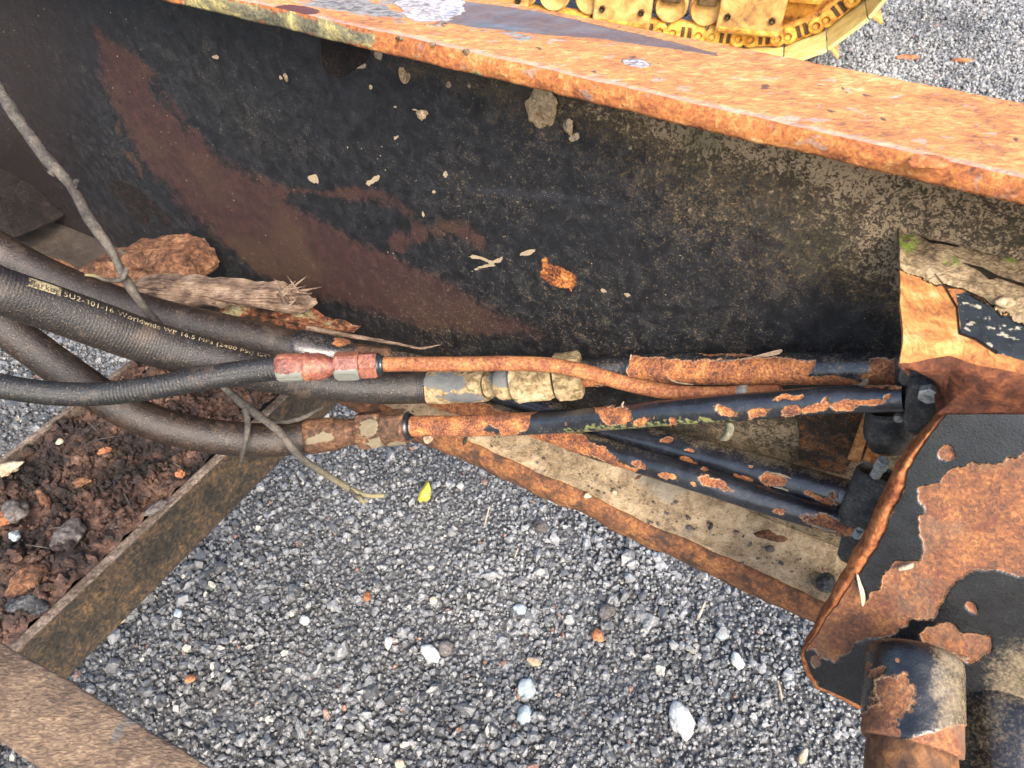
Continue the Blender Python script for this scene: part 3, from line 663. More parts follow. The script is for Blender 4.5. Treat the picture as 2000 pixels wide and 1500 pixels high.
# bottom flange: top surface, worn rounded edge
nb, nq = 900, 34
s = np.linspace(-2.0, .75, nb); q = np.linspace(.382, DW, nq)
SB_, QB = np.meshgrid(s, q, indexing='ij'); edge = (fbm(np.stack([s, s*0, s*0], -1), 22, 5, 61)-.5)*.008
Pb = sqz(SB_, QB+edge[:, None]*((DW-QB)/(DW-.382)), ZB1+.0); Pb[..., 2] += .010*sstep(QB, DW-.028, DW)**1.5+(fbm(Pb, 60, 4, 7)-.5)*.005+(fbm(Pb, 14, 3, 9)-.5)*.004
lipq = np.clip(1-(QB-.382)/.007, -3, 1)
Pb[..., 2] -= .004*np.clip(lipq, 0, 1)**2
te = np.linspace(.12, 1, 9); SE, TE = np.meshgrid(s, te, indexing='ij')
Pe = sqz(SE, .382+edge[:, None]-.003*np.sin(TE*np.pi), ZB1-.004-(ZB1-.004-ZB0)*TE); n_ = (fbm(Pe, 60, 4, 14)-.5)*.004; Pe[..., 0] -= NX*n_; Pe[..., 1] -= NY*n_
Pall = np.concatenate([Pb[:, ::-1], Pe, sqz(s, DW+.014, ZB0)[:, None]], 1)
ea = np.concatenate([lipq[:, ::-1]-.15, np.ones_like(TE), np.ones((nb, 1))], 1)
mesh('bottom_flange', Pall.reshape(-1, 3), gridf(nb, Pall.shape[1]), 'bottom_flange_dirt', beam, True, {'edge': np.clip(ea, -1, 1), 'dark_left': sstep(proj(Pall)[0], 800, 450)})
# mud lumps on the web
for i, (x, y, rx, ry, nm) in enumerate([(1056, 208, 30, 34, 'mud_clump'), (1058, 222, 18, 22, 'mud_clump'), (822, 225, 10, 8, 'mud_clump'), (558, 152, 5, 6, 'mud_clump'), (787, 148, 9, 11, 'mud_clump'),
                                          (1112, 246, 8, 12, 'mud_clump')]):
    t = offt(x, y, .002); k = t/F
    bm = bmesh.new(); bmesh.ops.create_icosphere(bm, subdivisions=4, radius=1.); Pm = np.array([v.co[:] for v in bm.verts]); Fm = [tuple(v.index for v in f.verts) for f in bm.faces]; bm.free()
    kk = 1+(fbm(Pm+i*7, 1.6, 5, i)-.5)*1.1
    Pm = Pm*kk[:, None]; Pm = Pm[:, 0:1]*rx*k*np.array([-UX, -UY, 0])+Pm[:, 2:3]*ry*k*1.3*np.array([0, 0, 1])+Pm[:, 1:2]*min(rx, ry)*k*.28*np.array([NX, NY, 0])
    mesh(nm, Pm+at(x, y, t), Fm, 'dried_mud', beam, True)
# crust ledge on the far left of the web
A_ = [at(-160, 330, .95), at(-10, 378, .95), at(60, 392, .97), at(116, 425, .98), at(95, 440, .96), at(30, 466, .93), at(-160, 470, .90)]
o = slab('side_ledge', A_, np.array([NX, NY, 0])*.10, 'dark_crust', beam); bev(o, .006)
# cross member under the beam, with soil on it
ZC = H-.64; S0, S1 = -.531, -.745
cmb = thing('cross_member', 'steel channel cross member filled with soil, crossing under the beam at the left', 'steel channel', sqz(-.64, .0, ZC-.09))
def box_sq(name, s0, s1, q0, q1, z0, z1, mat, parent, bv=.002):
    V = [sqz(a, b, c) for c in (z0, z1) for b in (q0, q1) for a in (s0, s1)]
    o = mesh(name, V, [(0, 2, 3, 1), (4, 5, 7, 6), (0, 1, 5, 4), (1, 3, 7, 5), (3, 2, 6, 7), (2, 0, 4, 6)], mat, parent, False); bev(o, bv); return o
box_sq('side_bar', S0-.008, S0, -.5, .60, ZC-.084, ZC-.002, 'cross_member', cmb, .001)
box_sq('worn_lip', S0-.0095, S0+.0008, -.5, .60, ZC-.002, ZC+.001, 'worn_edge', cmb, .0012)
box_sq('side_bar', S1, S1+.006, -.5, .36, ZC-.07, ZC+.004, 'worn_edge', cmb, .001)
box_sq('base_plate', S1+.0062, S0-.0082, -.5, .60, ZC-.07, ZC-.06, 'cross_member', cmb, .001)
nsx, nq = 110, 330
SS, QQ = np.meshgrid(np.linspace(S1+.0065, S0-.0085, nsx), np.linspace(-.35, .58, nq), indexing='ij')
Pz = sqz(SS, QQ, ZC-.008); nn = fbm(Pz, 22, 5, 31); n2 = fbm(Pz, 95, 4, 35)
Pz[..., 2] += (nn-.5)*.050+(n2-.5)*.018+.004
o = mesh('soil', Pz.reshape(-1, 3), gridf(nsx, nq), 'soil'); tag(o, 'red brown crumbly soil lying in the steel channel', None, None, 'stuff')
k = 7000; ss = rng.uniform(S1+.01, S0-.013, k); qq = rng.uniform(-.33, .57, k); Pk = sqz(ss, qq, 0.)
Pk[:, 2] = ZC-.008+(fbm(sqz(ss, qq, ZC-.008), 22, 5, 31)-.5)*.050+.008
scatter('soil_crumbs', Pk, np.exp(rng.normal(math.log(.0024), .5, k)).clip(.0008, .007), {}, 'soil', 'clods and crumbs of dark red soil in the channel')

# ------------------------------------------------------------------ RIGHT HAND BRACKET (welded to the beam)
brk = thing('corner_bracket', 'thick rusty bracket with peeling black paint and a round boss in the bottom right corner', 'bracket', at(1800, 1000, .47))
# shelf: grid between back line (on the web) and front lip
back = [(1752, 452), (1764, 462), (1850, 482), (1930, 505), (2010, 528), (2250, 600)]
front = [(1765, 694), (1785, 697), (1860, 684), (1935, 700), (2010, 716), (2250, 775)]
ZS = H-.255
nu, nv = 260, 110
tb = np.linspace(0, 1, nu); kb = np.linspace(0, 1, len(back))
bx = np.interp(tb, kb, [p[0] for p in back]); by = np.interp(tb, kb, [p[1] for p in back]); fx = np.interp(tb, kb, [p[0] for p in front]); fy = np.interp(tb, kb, [p[1] for p in front])
Bk = np.array([onweb(a, b, .0) for a, b in zip(bx, by)]); Fr = np.array([onz(a, b, ZS) for a, b in zip(fx, fy)])
v = np.linspace(0, 1, nv)
Psh = Bk[:, None]*(1-v)[None, :, None]+Fr[:, None]*v[None, :, None]
px, py = proj(Psh)
mudm = polysdf(px, py, [(1740, 380), (2100, 380), (2100, 650), (2000, 640), (1930, 595), (1880, 570), (1840, 560), (1800, 545), (1765, 530), (1745, 520)], 30)
Psh[..., 2] += (fbm(Psh, 45, 4, 3)-.5)*.006+(fbm(Psh, 18, 3, 5)-.5)*.008*sstep(mudm, -.1, .5)+.004*sstep(mudm, -.1, .4)
Psh[..., 2] -= .005*sstep(v, .90, 1.)[None]*1.0
Psh[0, :, 2] -= .002
px, py = proj(Psh)
crk = np.maximum.reduce([strokesdf(px, py, [(1790, 455, 1), (1815, 470, 3), (1870, 478, 4), (1890, 465, 4), (1930, 478, 5), (2010, 492, 3)], 6), strokesdf(px, py, [(1880, 512, 1), (1915, 525, 5), (1935, 538, 8), (1950, 540, 3), (2010, 560, 4)], 6),
      strokesdf(px, py, [(1826, 535, 2), (1845, 560, 3), (1868, 600, 3), (1873, 650, 3), (1905, 662, 3), (1945, 688, 4)], 6)])
mosf = np.maximum.reduce([ell(px, py, 1775, 475, 26, 24), ell(px, py, 1858, 510, 26, 12, 15), ell(px, py, 1975, 505, 22, 12)])
pl = polysdf(px, py, [(1868, 575), (1890, 570), (1960, 615), (2100, 660), (2100, 730), (2010, 706), (1945, 690), (1905, 662), (1875, 650), (1872, 610)], 14)
mesh('shelf_top', Psh.reshape(-1, 3), gridf(nu, nv)[:, ::-1], 'shelf_rust', brk, True,
     {'mud': np.clip(mudm, -1, 1), 'peel': np.clip(pl, -1, 1), 'moss': np.clip(mosf, -1, 1), 'crack': np.clip(crk, -1, 1)})
# left side of the shelf (its thickness)
lt = np.concatenate([Psh[0:1, :], Psh[0:1, :]-np.array([-.012, -.004, .012])], 0)
mesh('shelf_side', lt.reshape(-1, 3), gridf(2, nv), 'dark_red_rust', brk)
# pebble lying in the mud
rock('mud_pebble', onz(1963, 590, ZS+.006), (.0050, .0033, .003), 'dried_mud', brk, 5)
# fascia below the lip: lofted from lip line to a lower line, nearer the bottom of the photo it meets the side plate
top = [(1766, 694), (1785, 698), (1860, 686), (1935, 702), (2010, 718), (2250, 778)]
low = [(1792, 712), (1834, 748), (1842, 785), (1838, 812), (1866, 822), (2010, 880)]
low2 = [(1792, 712), (1834, 748), (1842, 785), (1828, 808), (1930, 845), (2260, 1010)]
kk = np.linspace(0, 1, 6); tb = np.linspace(0, 1, 150)
def il(L, j): return np.interp(tb, kk, [p[j] for p in L])
Tp = np.array([onz(a, b, ZS-.005) for a, b in zip(il(top, 0), il(top, 1))])
Tp = Psh[np.clip((tb*(nu-1)).astype(int), 0, nu-1), -1]
dlow = np.interp(tb, [0, .35, 1], [.392, .408, .405])
Lw = np.array([at(a, b, c) for a, b, c in zip(il(low2, 0), il(low2, 1), dlow)])
v = np.linspace(0, 1, 60)
Pf = Tp[:, None]*(1-v)[None, :, None]+Lw[:, None]*v[None, :, None]
nrm = np.array([-.1, -.85, .1]); Pf = Pf+nrm*(.006*np.sin(np.clip(v*4, 0, 1)*np.pi/2)*(1-v))[None, :, None]*1.0
Pf = Pf+nrm*((fbm(Pf, 60, 4, 8)-.5)*.004*np.sin(v*np.pi)[None])[..., None]
mesh('fascia_plate', Pf.reshape(-1, 3), gridf(150, 60)[:, ::-1], 'dark_red_rust', brk)
sd_ = Pf[:, -1]; back_ = sd_+np.array([.01, .03, -.0])
mesh('fascia_return', np.concatenate([back_[:, None], sd_[:, None]], 1).reshape(-1, 3), gridf(150, 2), 'dark_red_rust', brk)
# side plate: traced outline on a plane, 20 mm thick, filled with a dense grid mesh
pA, pB, pC = at(1850, 830, .405), at(1600, 1240, .485), at(2000, 1250, .415)
pn = np.cross(pB-pA, pC-pA); pn /= np.linalg.norm(pn); pn = pn if pn @ (CAM-pA) > 0 else -pn
def onplate(x, y, up=0.):
    r_ = ray(x, y); t = ((pA+pn*up-CAM) @ pn)/(r_ @ pn); return CAM+r_*t
outl = [(1835, 806), (1848, 838), (1832, 880), (1800, 930), (1782, 975), (1752, 1020), (1735, 1050), (1708, 1092), (1680, 1140), (1655, 1180), (1628, 1220), (1604, 1250), (1590, 1275), (1588, 1300), (1600, 1320), (1612, 1340), (1680, 1376), (1760, 1420), (1840, 1500), (1900, 1560), (2000, 1640), (2300, 1700), (2350, 1000), (1935, 838), (1870, 812)]
# plate surface as rows: for every y, x from the outline's left boundary to right
ys = np.linspace(808, 1640, 330)
lx = np.interp(ys, [808, 840, 880, 915, 985, 1050, 1130, 1215, 1260, 1280, 1300, 1340, 1360, 1385, 1420, 1500, 1640], [1836, 1805, 1772, 1745, 1714, 1685, 1640, 1595, 1568, 1563, 1568, 1594, 1640, 1690, 1765, 1850, 2000])
lx = lx+(fbm(np.stack([ys*.01, ys*0, ys*0], -1), 3.3, 4, 9)-.5)*8
nx_ = 240; uu = np.linspace(0, 1, nx_)**1.25
wst = np.interp(ys, [808, 850, 950, 1050, 1120, 1200, 1260, 1330, 1380, 1640], [12, 18, 36, 37, 34, 18, 10, 6, 4, 2])+(fbm(np.stack([ys*.01, ys*0+4, ys*0], -1), 4, 4, 9)-.5)*9
Pout = np.array([onplate(a, y, -.0065) for a, y in zip(lx, ys)])
Ppl = np.array([[onplate(a+w_+(2330-a)*u, y) for u in uu] for a, y, w_ in zip(lx, ys, wst)])
Ppl = Ppl+pn*((fbm(Ppl, 18, 3, 6)-.5)*.0035)[..., None]
Ppl[:, 0] -= pn*.0015
px, py = proj(Ppl)
bk = [[(1800, 800), (1990, 800), (2100, 850), (2100, 905), (2010, 885), (1960, 900), (1900, 900), (1855, 925), (1840, 948), (1790, 950), (1800, 975), (1800, 1040), (1806, 1070), (1795, 1092), (1757, 1100), (1730, 1130), (1690, 1168), (1672, 1125), (1680, 1100), (1700, 1070), (1730, 1010), (1758, 960), (1770, 905), (1790, 860)],
      [(1540, 1255), (1592, 1262), (1597, 1278), (1635, 1286), (1670, 1252), (1740, 1243), (1782, 1207), (1822, 1204), (1870, 1132), (1905, 1112), (1950, 1110), (2010, 1130), (2400, 1200), (2400, 1800), (1700, 1800), (1600, 1350), (1560, 1300)]]
wx = (fbm(Ppl, 60, 5, 71)-.5)*2; wy = (fbm(Ppl, 60, 5, 73)-.5)*2; opx = px; px = px+wx*18; py = py+wy*18
pf = np.minimum(-polysdf(px, py, bk[0], 14), -polysdf(px, py, bk[1], 14))
pf = np.maximum.reduce([pf, np.minimum(polysdf(px, py, [(1800, 1240), (1830, 1208), (1860, 1215), (1880, 1240), (1935, 1242), (1935, 1265), (1895, 1285), (1850, 1270), (1810, 1262)], 14), 1), ell(px, py, 1905, 1190, 6, 14, -20), ell(px, py, 1600, 1331, 10, 5, -20), ell(px, py, 1593, 1285, 7, 10), ell(px, py, 1855, 890, 16, 12), ell(px, py, 1990, 905, 26, 12, 10), ell(px, py, 1995, 960, 8, 6)])
duf = np.maximum(.75*sstep(py, 1180, 1300)*sstep(px, 1840, 1990)-.2, -.6)
Lf = Ppl[:, 0]
rowm = np.concatenate([(Pout-pn*.012)[:, None]]+[(Pout*(1-k)+Lf*k+pn*.004*math.sin(k*3.14))[:, None] for k in (0., .2, .4, .6, .8)], 1); rowm += (fbm(rowm, 70, 5, 2)[..., None]-.5)*.0022
pf = pf+(fbm(Ppl, 240, 4, 81)-.5)*1.1
Ppl = Ppl+pn*(.0010*sstep(-pf, -.1, .1))[..., None]
mesh('plate_edge', np.concatenate([rowm, Ppl[:, :1]], 1).reshape(-1, 3), gridf(len(ys), 7)[:, ::-1], 'plate_edge_rust', brk, True)
Pfull = Ppl
mesh('side_plate', Pfull.reshape(-1, 3), gridf(len(ys), nx_)[:, ::-1], 'peeling_plate', brk, True, {'peel': np.clip(pf, -1, 1), 'dust': duf, 'moss': duf*0-1})
# boss (sleeve) and pipe coming out of the plate
class Axis(Line):
    def __init__(s, p0, p1, n=50):
        s.C = np.linspace(p0, p1, n); s.px = np.linspace(0, 100, n); s.T = np.full(n, F); s.arc = np.linspace(0, np.linalg.norm(p1-p0), n)
        s.tan = np.repeat(((p1-p0)/np.linalg.norm(p1-p0))[None], n, 0)
def lathe(name, p0, p1, prof, mat, parent, seg=48, rough=0., masks=None, rot=0., smooth=True, rscale=80):
    return sweep(name, Axis(np.asarray(p0, float), np.asarray(p1, float)), [a*100 for a, r_ in prof], [2*r_ for a, r_ in prof], mat, parent, seg, rot, smooth, rough, rscale, masks)
b0, b1 = at(1786, 1265, .43), at(1779, 1460, .405)
bm_ = {'peel': lambda x, y: many(x, y, [(1745, 1362, 42, 40, 60), (1760, 1335, 12, 24, 10), (1725, 1395, 30, 26), (1700, 1300, 8, 8), (1715, 1312, 20, 7, -30), (1750, 1289, 5, 4), [(1670, 1390), (1730, 1404), (1752, 1430), (1740, 1480), (1660, 1480)], [(1735, 1452), (1790, 1440), (1900, 1410), (1900, 1480), (1735, 1480)]]),
       'dust': lambda x, y: .62*sstep(x, 1780, 1840)-.1}
pr = [(.0, .016), (.025, .0205), (.06, .0232), (.11, .0248), (.2, .0255)]+[(a, .0257) for a in np.linspace(.25, .93, 40)]+[(.965, .0255), (.985, .0250), (1., .0225)]
lathe('boss_sleeve', b0, b1, pr, 'peeling_plate', brk, 120, .0009, bm_)
b2 = b1+(b1-b0)*.9
lathe('boss_pipe', b1-(b1-b0)*.05, b2, [(0, .022), (.05, .0228), (.1, .0230)]+[(a, .0232) for a in np.linspace(.12, 1, 20)], 'pipe_rust', brk, 80, .0006)
w0, w1 = at(1950, 1290, .455), at(1990, 1600, .43)
lathe('casting_bulge', w0, w1, [(0, .006), (.06, .016), (.15, .025), (.3, .033), (.6, .038), (1, .040)], 'peeling_plate', brk, 60, .002, {'dust': lambda x, y: x*0+.30})
# curled paint on the side plate
def fl(name, pix, mat, parent, fn, thick=.0006):
    return flake(name, [[fn(*p) for p in row] for row in pix], mat, parent, thick)
fl('paint_flake', [[(1671, 1118, .001), (1674, 1120, .001), (1677, 1122, .001)], [(1675, 1140, .004), (1679, 1141, .003), (1683, 1142, .002)], [(1681, 1165, .007), (1686, 1166, .006), (1692, 1160, .004)], [(1683, 1188, .009), (1686, 1187, .008), (1689, 1180, .006)]], 'cream_flake', brk, onplate)
fl('paint_flake', [[(1750, 1106, .0015), (1770, 1100, .0015), (1784, 1096, .0015)], [(1752, 1113, .006), (1770, 1108, .006), (1786, 1103, .005)], [(1754, 1118, .003), (1770, 1114, .003), (1786, 1110, .003)]], 'paint_flake', brk, onplate)
fl('paint_flake', [[(1795, 1262, .001), (1850, 1278, .001), (1900, 1282, .001)], [(1797, 1270, .005), (1850, 1288, .005), (1898, 1290, .004)]], 'paint_flake', brk, onplate)

# ------------------------------------------------------------------ HYDRAULIC LINES
def hose_part(root, name, line, x0, x1, xs, ds, mat, seg=48, step=4, masks=None, rough=.0003):
    X = np.arange(x0, x1+.1, step); return sweep(name, line, X, np.interp(X, xs, ds), mat, root, seg, rough=rough, rscale=90, masks=masks)
# line 1: upper back hose -> ferrule -> lower dark tube
L1 = Line([(-90, 435, .665), (0, 492, .67), (100, 545, .68), (250, 602, .69), (400, 641, .70), (500, 662, .70), (575, 681, .70), (650, 694, .705), (720, 702, -.06), (808, 712, -.035), (900, 740, -.018), (1000, 780, -.018), (1100, 815, -.018), (1170, 838, -.022), (1300, 872, -.025), (1450, 912, -.03), (1600, 955, -.035), (1690, 979, -.035)])
r1 = thing('hydraulic_line', 'rearmost thick hose under the splintered wood with plain black tube sloping to the lower clamp', 'hydraulic hose', at(575, 681, .70), 'hydraulic lines along the beam')
hose_part(r1, 'hose', L1, -90, 578, [-90, 570], [74, 72], 'rubber_brown')
xs, ds = ring(L1, 574, 690, [(0, 66), (.02, 76), (.1, 78), (.3, 78), (.5, 76), (.75, 72), (.9, 66), (1, 50)]); sweep('ferrule', L1, xs, ds, 'peeling_tube_dark', r1, 48, masks={'peel': lambda x, y: many(x, y, [(664, 668, 16, 6, 10)]), 'dust': lambda x, y: .3+0*x}, rough=.0004)
hexnut('nut', L1, 690, 760, 62, 'brown_nut', r1, .2)
X = np.arange(755, 1691, 3.5)
sweep('steel_tube', L1, X, np.interp(X, [755, 900, 1170, 1300, 1500, 1690], [40, 38, 50, 59, 65, 63]), 'peeling_tube_dark', r1, 72, rough=.0003,
      masks={'peel': lambda x, y: many(x, y, [(1512, 940, 28, 10, 8), (1498, 930, 8, 8), (1622, 968, 7, 10, 10), (1600, 974, 30, 7, 20), (1666, 985, 9, 20), (1345, 900, 16, 5, 20), (1450, 931, 14, 4, 15), (1300, 860, 9, 5), (1470, 908, 4, 3), (1352, 879, 6, 3)]), 'dust': lambda x, y: .34*sstep(y-(872+(x-1300)*.277), -5, -30)+.1})
# line 2: printed hose -> ferrule -> caked nuts -> top tube
L2 = Line([(-90, 530, .50), (0, 567, .52), (100, 601, .545), (200, 637, .57), (300, 672, .595), (400, 700, .615), (500, 724, .63), (600, 743, .645), (700, 755, .655), (835, 757, -.075), (1000, 748, -.06), (1080, 738, -.048), (1135, 731, -.036), (1240, 723, -.022), (1400, 722, -.02), (1600, 721, -.02), (1790, 718, -.02)])
r2 = thing('hydraulic_line', 'thickest hose with gold printed lettering, pale mud caked nuts and the topmost rusty tube', 'hydraulic hose', at(600, 743, .645), 'hydraulic lines along the beam')
D2 = ([-90, 0, 200, 400, 550, 700, 835], [94, 92, 90, 82, 72, 65, 62])
hose_part(r2, 'hose', L2, -90, 838, *D2, 'rubber_ribbed', 64, 3)
xs, ds = ring(L2, 834, 955, [(0, 56), (.015, 63), (.1, 65), (.3, 65), (.5, 64), (.7, 65), (.92, 64), (1, 56)]); xs, ds = np.interp(np.linspace(0, 1, 40), np.linspace(0, 1, 8), xs), np.interp(np.linspace(0, 1, 40), np.linspace(0, 1, 8), ds)
sweep('ferrule', L2, xs, ds, 'mud_caked_nut', r2, 64, rough=.0008, masks={'zinc': lambda x, y: np.maximum(many(x, y, [(870, 745, 45, 18), (900, 775, 50, 8)]), -.4)})
xs, ds = ring(L2, 950, 1012, [(0, 50), (.2, 46), (.38, 48), (.42, 60), (.5, 64), (.75, 64), (.82, 58), (.86, 48), (1, 46)]); sweep('neck', L2, xs, ds, 'mud_caked_nut', r2, 48, rough=.0006, masks={'zinc': lambda x, y: ell(x, y, 985, 738, 30, 20)})
hexnut('nut', L2, 1008, 1080, 92, 'mud_caked_nut', r2, .1, rough=.0012)
hexnut('nut', L2, 1083, 1137, 96, 'mud_caked_nut', r2, .35, rough=.0012)
X = np.arange(1130, 1790, 2.6)
pk2 = [[(1232, 696), (1260, 698), (1300, 702), (1400, 706), (1470, 700), (1596, 703), (1594, 716), (1580, 733), (1650, 738), (1690, 742), (1700, 750), (1760, 760), (1230, 770), (1226, 720)],
       [(1704, 702), (1790, 702), (1790, 765), (1690, 765), (1690, 735), (1700, 722)], (1390, 692, 22, 4), (1440, 694, 20, 3), (1140, 750, 40, 10)]
sweep('steel_tube', L2, X, np.interp(X, [1130, 1300, 1790], [52, 60, 63]), 'peeling_tube', r2, 84, rough=.0003, masks={'peel': lambda x, y: many(x, y, pk2), 'dust': lambda x, y: .28+0*x})
# lettering wrapped on the hose
def on_hose(line, dia, x, ang, lift):
    C, tn, V, W, T, A = line.samp(np.asarray(x)); R = np.interp(x, *dia)/2*T/F+lift
    return C+R[..., None]*(np.cos(ang)[..., None]*V+np.sin(ang)[..., None]*W)
def text_on(line, dia, txt, x0, x1, ang0, h, mat, parent, name='printed_text', lift=.0004):
    cu = bpy.data.curves.new('t', 'FONT'); cu.body = txt; cu.resolution_u = 3; cu.space_character = 1.12; to = bpy.data.objects.new('t', cu); COL.objects.link(to)
    dg = bpy.context.evaluated_depsgraph_get(); me = bpy.data.meshes.new_from_object(to.evaluated_get(dg)); bpy.data.objects.remove(to)
    bm = bmesh.new(); bm.from_mesh(me); bmesh.ops.triangulate(bm, faces=bm.faces[:]); bmesh.ops.subdivide_edges(bm, edges=[e for e in bm.edges if e.calc_length() > .25], cuts=2)
    V = np.array([v.co[:] for v in bm.verts]); Fc = [tuple(v.index for v in f.verts) for f in bm.faces]; bm.free()
    V[:, 0] -= V[:, 0].min(); wd = V[:, 0].max()
    arc = np.interp([x0, x1], line.px, line.arc); a = arc[0]+(arc[1]-arc[0])*V[:, 0]/wd
    xx = np.interp(a, line.arc, line.px); C, tn, Vv, W, T, A = line.samp(xx); R = np.interp(xx, *dia)/2*T/F
    base = np.interp(xx, [0, 520], ang0); ang = base+V[:, 1]*h/R
    return mesh(name, on_hose(line, dia, xx, ang, lift), Fc, mat, parent, False)
AN = (.62, .86)
text_on(L2, D2, 'SU2-301-16 Worldwide WP 16.5 MPa (2400 PSI) ISO', 104, 520, AN, .0076, 'hose_print', r2)
gx_, ga = np.meshgrid(np.linspace(34, 98, 24), np.linspace(-.12, 1.05, 8), indexing='ij')
C, tn, V, W, T, A = L2.samp(gx_.ravel()); R = np.interp(gx_.ravel(), *D2)/2*T/F
mesh('print_box', on_hose(L2, D2, gx_.ravel(), np.interp(gx_.ravel(), [0, 520], AN)+ga.ravel()*.0082/R, .0003), gridf(24, 8), 'hose_print', r2)
text_on(L2, D2, 'Parker', 38, 94, AN, .0082, 'hose_print_dark', r2, lift=.0006)
# line 3: lower hose -> brown fitting -> front tube
L3 = Line([(-90, 560, .61), (0, 632, .62), (60, 677, .63), (130, 727, .64), (200, 775, .65), (280, 817, .66), (360, 842, .67), (440, 855, .68), (520, 860, .685), (600, 853, .69), (700, 842, .69), (795, 833, .685), (900, 832, .665), (1000, 828, .64), (1100, 823, -.065), (1200, 815, -.065), (1300, 807, -.065), (1450, 795, -.06), (1600, 783, -.055), (1765, 776, -.05)])
r3 = thing('hydraulic_line', 'lowest brown hose looping under the others, its patchy black orange tube crossing in front', 'hydraulic hose', at(600, 853, .69), 'hydraulic lines along the beam')
hose_part(r3, 'hose', L3, -90, 605, [-90, 0, 300, 605], [74, 72, 68, 66], 'rubber_brown')
xs, ds = ring(L3, 596, 660, [(0, 60), (.02, 68), (.2, 69), (.6, 68), (.92, 64), (1, 58)]); sweep('ferrule', L3, xs, ds, 'brown_nut', r3, 48, rough=.0008, masks={'zinc': lambda x, y: many(x, y, [(632, 852, 20, 13), (615, 862, 14, 8)])})
xs, ds = ring(L3, 656, 704, [(0, 50), (.05, 58), (.3, 60), (.35, 52), (1, 52)]); sweep('neck', L3, xs, ds, 'brown_nut', r3, 48, rough=.0006)
hexnut('nut', L3, 700, 748, 78, 'brown_nut', r3, .15, masks={'zinc': lambda x, y: many(x, y, [(722, 835, 20, 22, 20), (735, 865, 20, 12)])}, rough=.0009)
hexnut('nut', L3, 748, 796, 74, 'brown_nut', r3, .45, masks={'zinc': lambda x, y: many(x, y, [(792, 825, 6, 26), (775, 868, 20, 6)])}, rough=.0007)
xs, ds = ring(L3, 794, 806, [(0, 58), (.5, 54), (1, 46)]); sweep('collar', L3, xs, ds, 'peeling_tube_dark', r3, 40)
X = np.arange(800, 1768, 2.4)
rust3 = [[(795, 805), (1010, 800), (1060, 798), (1045, 808), (1038, 820), (1030, 838), (1000, 850), (980, 845), (965, 830), (955, 838), (945, 842), (905, 840), (896, 818), (820, 815), (850, 855), (795, 860)],
         [(1150, 790), (1215, 795), (1225, 800), (1235, 815), (1230, 825), (1200, 830), (1180, 828), (1170, 812)],
         [(820, 812), (900, 815), (905, 832), (930, 842), (960, 845), (985, 848), (975, 856), (800, 862), (800, 820)],
         (1420, 803, 20, 9, 10), (1480, 806, 24, 8, -12), (1540, 777, 30, 5, -14), (1545, 802, 20, 8, -8), (1590, 798, 30, 8, -10), (1650, 792, 34, 8, -8), (1700, 786, 26, 6, -6), (1735, 774, 8, 4, -20), (1312, 822, 9, 8), (1255, 820, 14, 7), (1105, 828, 5, 4), (1750, 758, 18, 3, 0), (1700, 756, 40, 3), (1616, 784, 8, 4, -60)]
sweep('steel_tube', L3, X, np.interp(X, [800, 1100, 1450, 1770], [41, 44, 50, 51]), 'peeling_tube', r3, 84, rough=.0003,
      masks={'peel': lambda x, y: many(x, y, rust3), 'dust': lambda x, y: .1+0*x, 'moss': lambda x, y: .55*sstep(y-(823-(x-1100)*.075), 2, 18)*sstep(x, 1010, 1150)*sstep(x, 1500, 1380)-.15})
# line 4: small ribbed hose -> copper fitting -> thin tube
L4 = Line([(-90, 737, .545), (0, 754, .55), (100, 768, .56), (200, 769, .57), (300, 757, .575), (400, 739, .58), (500, 724, .585), (545, 719, .585), (600, 717, .585), (700, 714, .585), (745, 712, .585), (900, 711, .58), (1000, 710, .572), (1080, 714, .566), (1150, 728, .56), (1220, 748, -.048), (1300, 765, -.046), (1380, 770, -.044), (1460, 768, -.040), (1530, 766, -.036)])
r4 = thing('hydraulic_line', 'thin black ribbed hose with red copper coloured fitting and thin rusty tube in front', 'hydraulic hose', at(600, 717, .585), 'hydraulic lines along the beam')
hose_part(r4, 'hose', L4, -90, 548, [-90, 0, 200, 400, 548], [50, 49, 46, 47, 48], 'rubber_small', 56, 2.5)
zn = {'zinc': lambda x, y: (y-727)/14.}
# crimped ferrule with flutes
X = np.array([542, 543.5, 547, 552, 560, 575, 590, 594, 597]); dd = np.array([44, 53, 56, 57, 57, 56, 55, 52, 44.])
C, tn, V, W, T, A = L4.samp(X); seg = 80; th = np.linspace(0, 2*np.pi, seg, endpoint=False)
fl_ = 1-.06*np.clip(np.cos(th*8+.6)*6-5., 0, 1)[None]*np.array([0, 0, 1, 1, 1, 1, 1, .3, 0])[:, None]
Dv = np.cos(th)[None, :, None]*V[:, None]+np.sin(th)[None, :, None]*W[:, None]; Pq = C[:, None]+Dv*((dd/2*T/F)[:, None]*fl_)[..., None]
px, py = proj(Pq); mesh('ferrule', Pq.reshape(-1, 3), gridf(len(X), seg, False, True), 'copper_rust', r4, True, {'zinc': zn['zinc'](px, py)})
xs, ds = ring(L4, 594, 658, [(0, 48), (.06, 58), (.14, 58), (.2, 50), (.3, 52), (.45, 54), (.6, 50), (.75, 40), (.86, 32), (1, 30)]); sweep('neck', L4, xs, ds, 'copper_rust', r4, 48, rough=.0008, masks={'zinc': lambda x, y: (y-745)/14.})
hexnut('nut', L4, 656, 703, 60, 'copper_rust', r4, .42, masks={'zinc': lambda x, y: (y-722)/10.}, rough=.0003)
hexnut('nut', L4, 703.5, 738, 55, 'copper_rust', r4, .15, masks={'zinc': lambda x, y: (y-745)/14.}, rough=.0003)
xs, ds = ring(L4, 736, 750, [(0, 46), (.3, 47), (.5, 40), (1, 32)]); sweep('collar', L4, xs, ds, 'peeling_tube_dark', r4, 40)
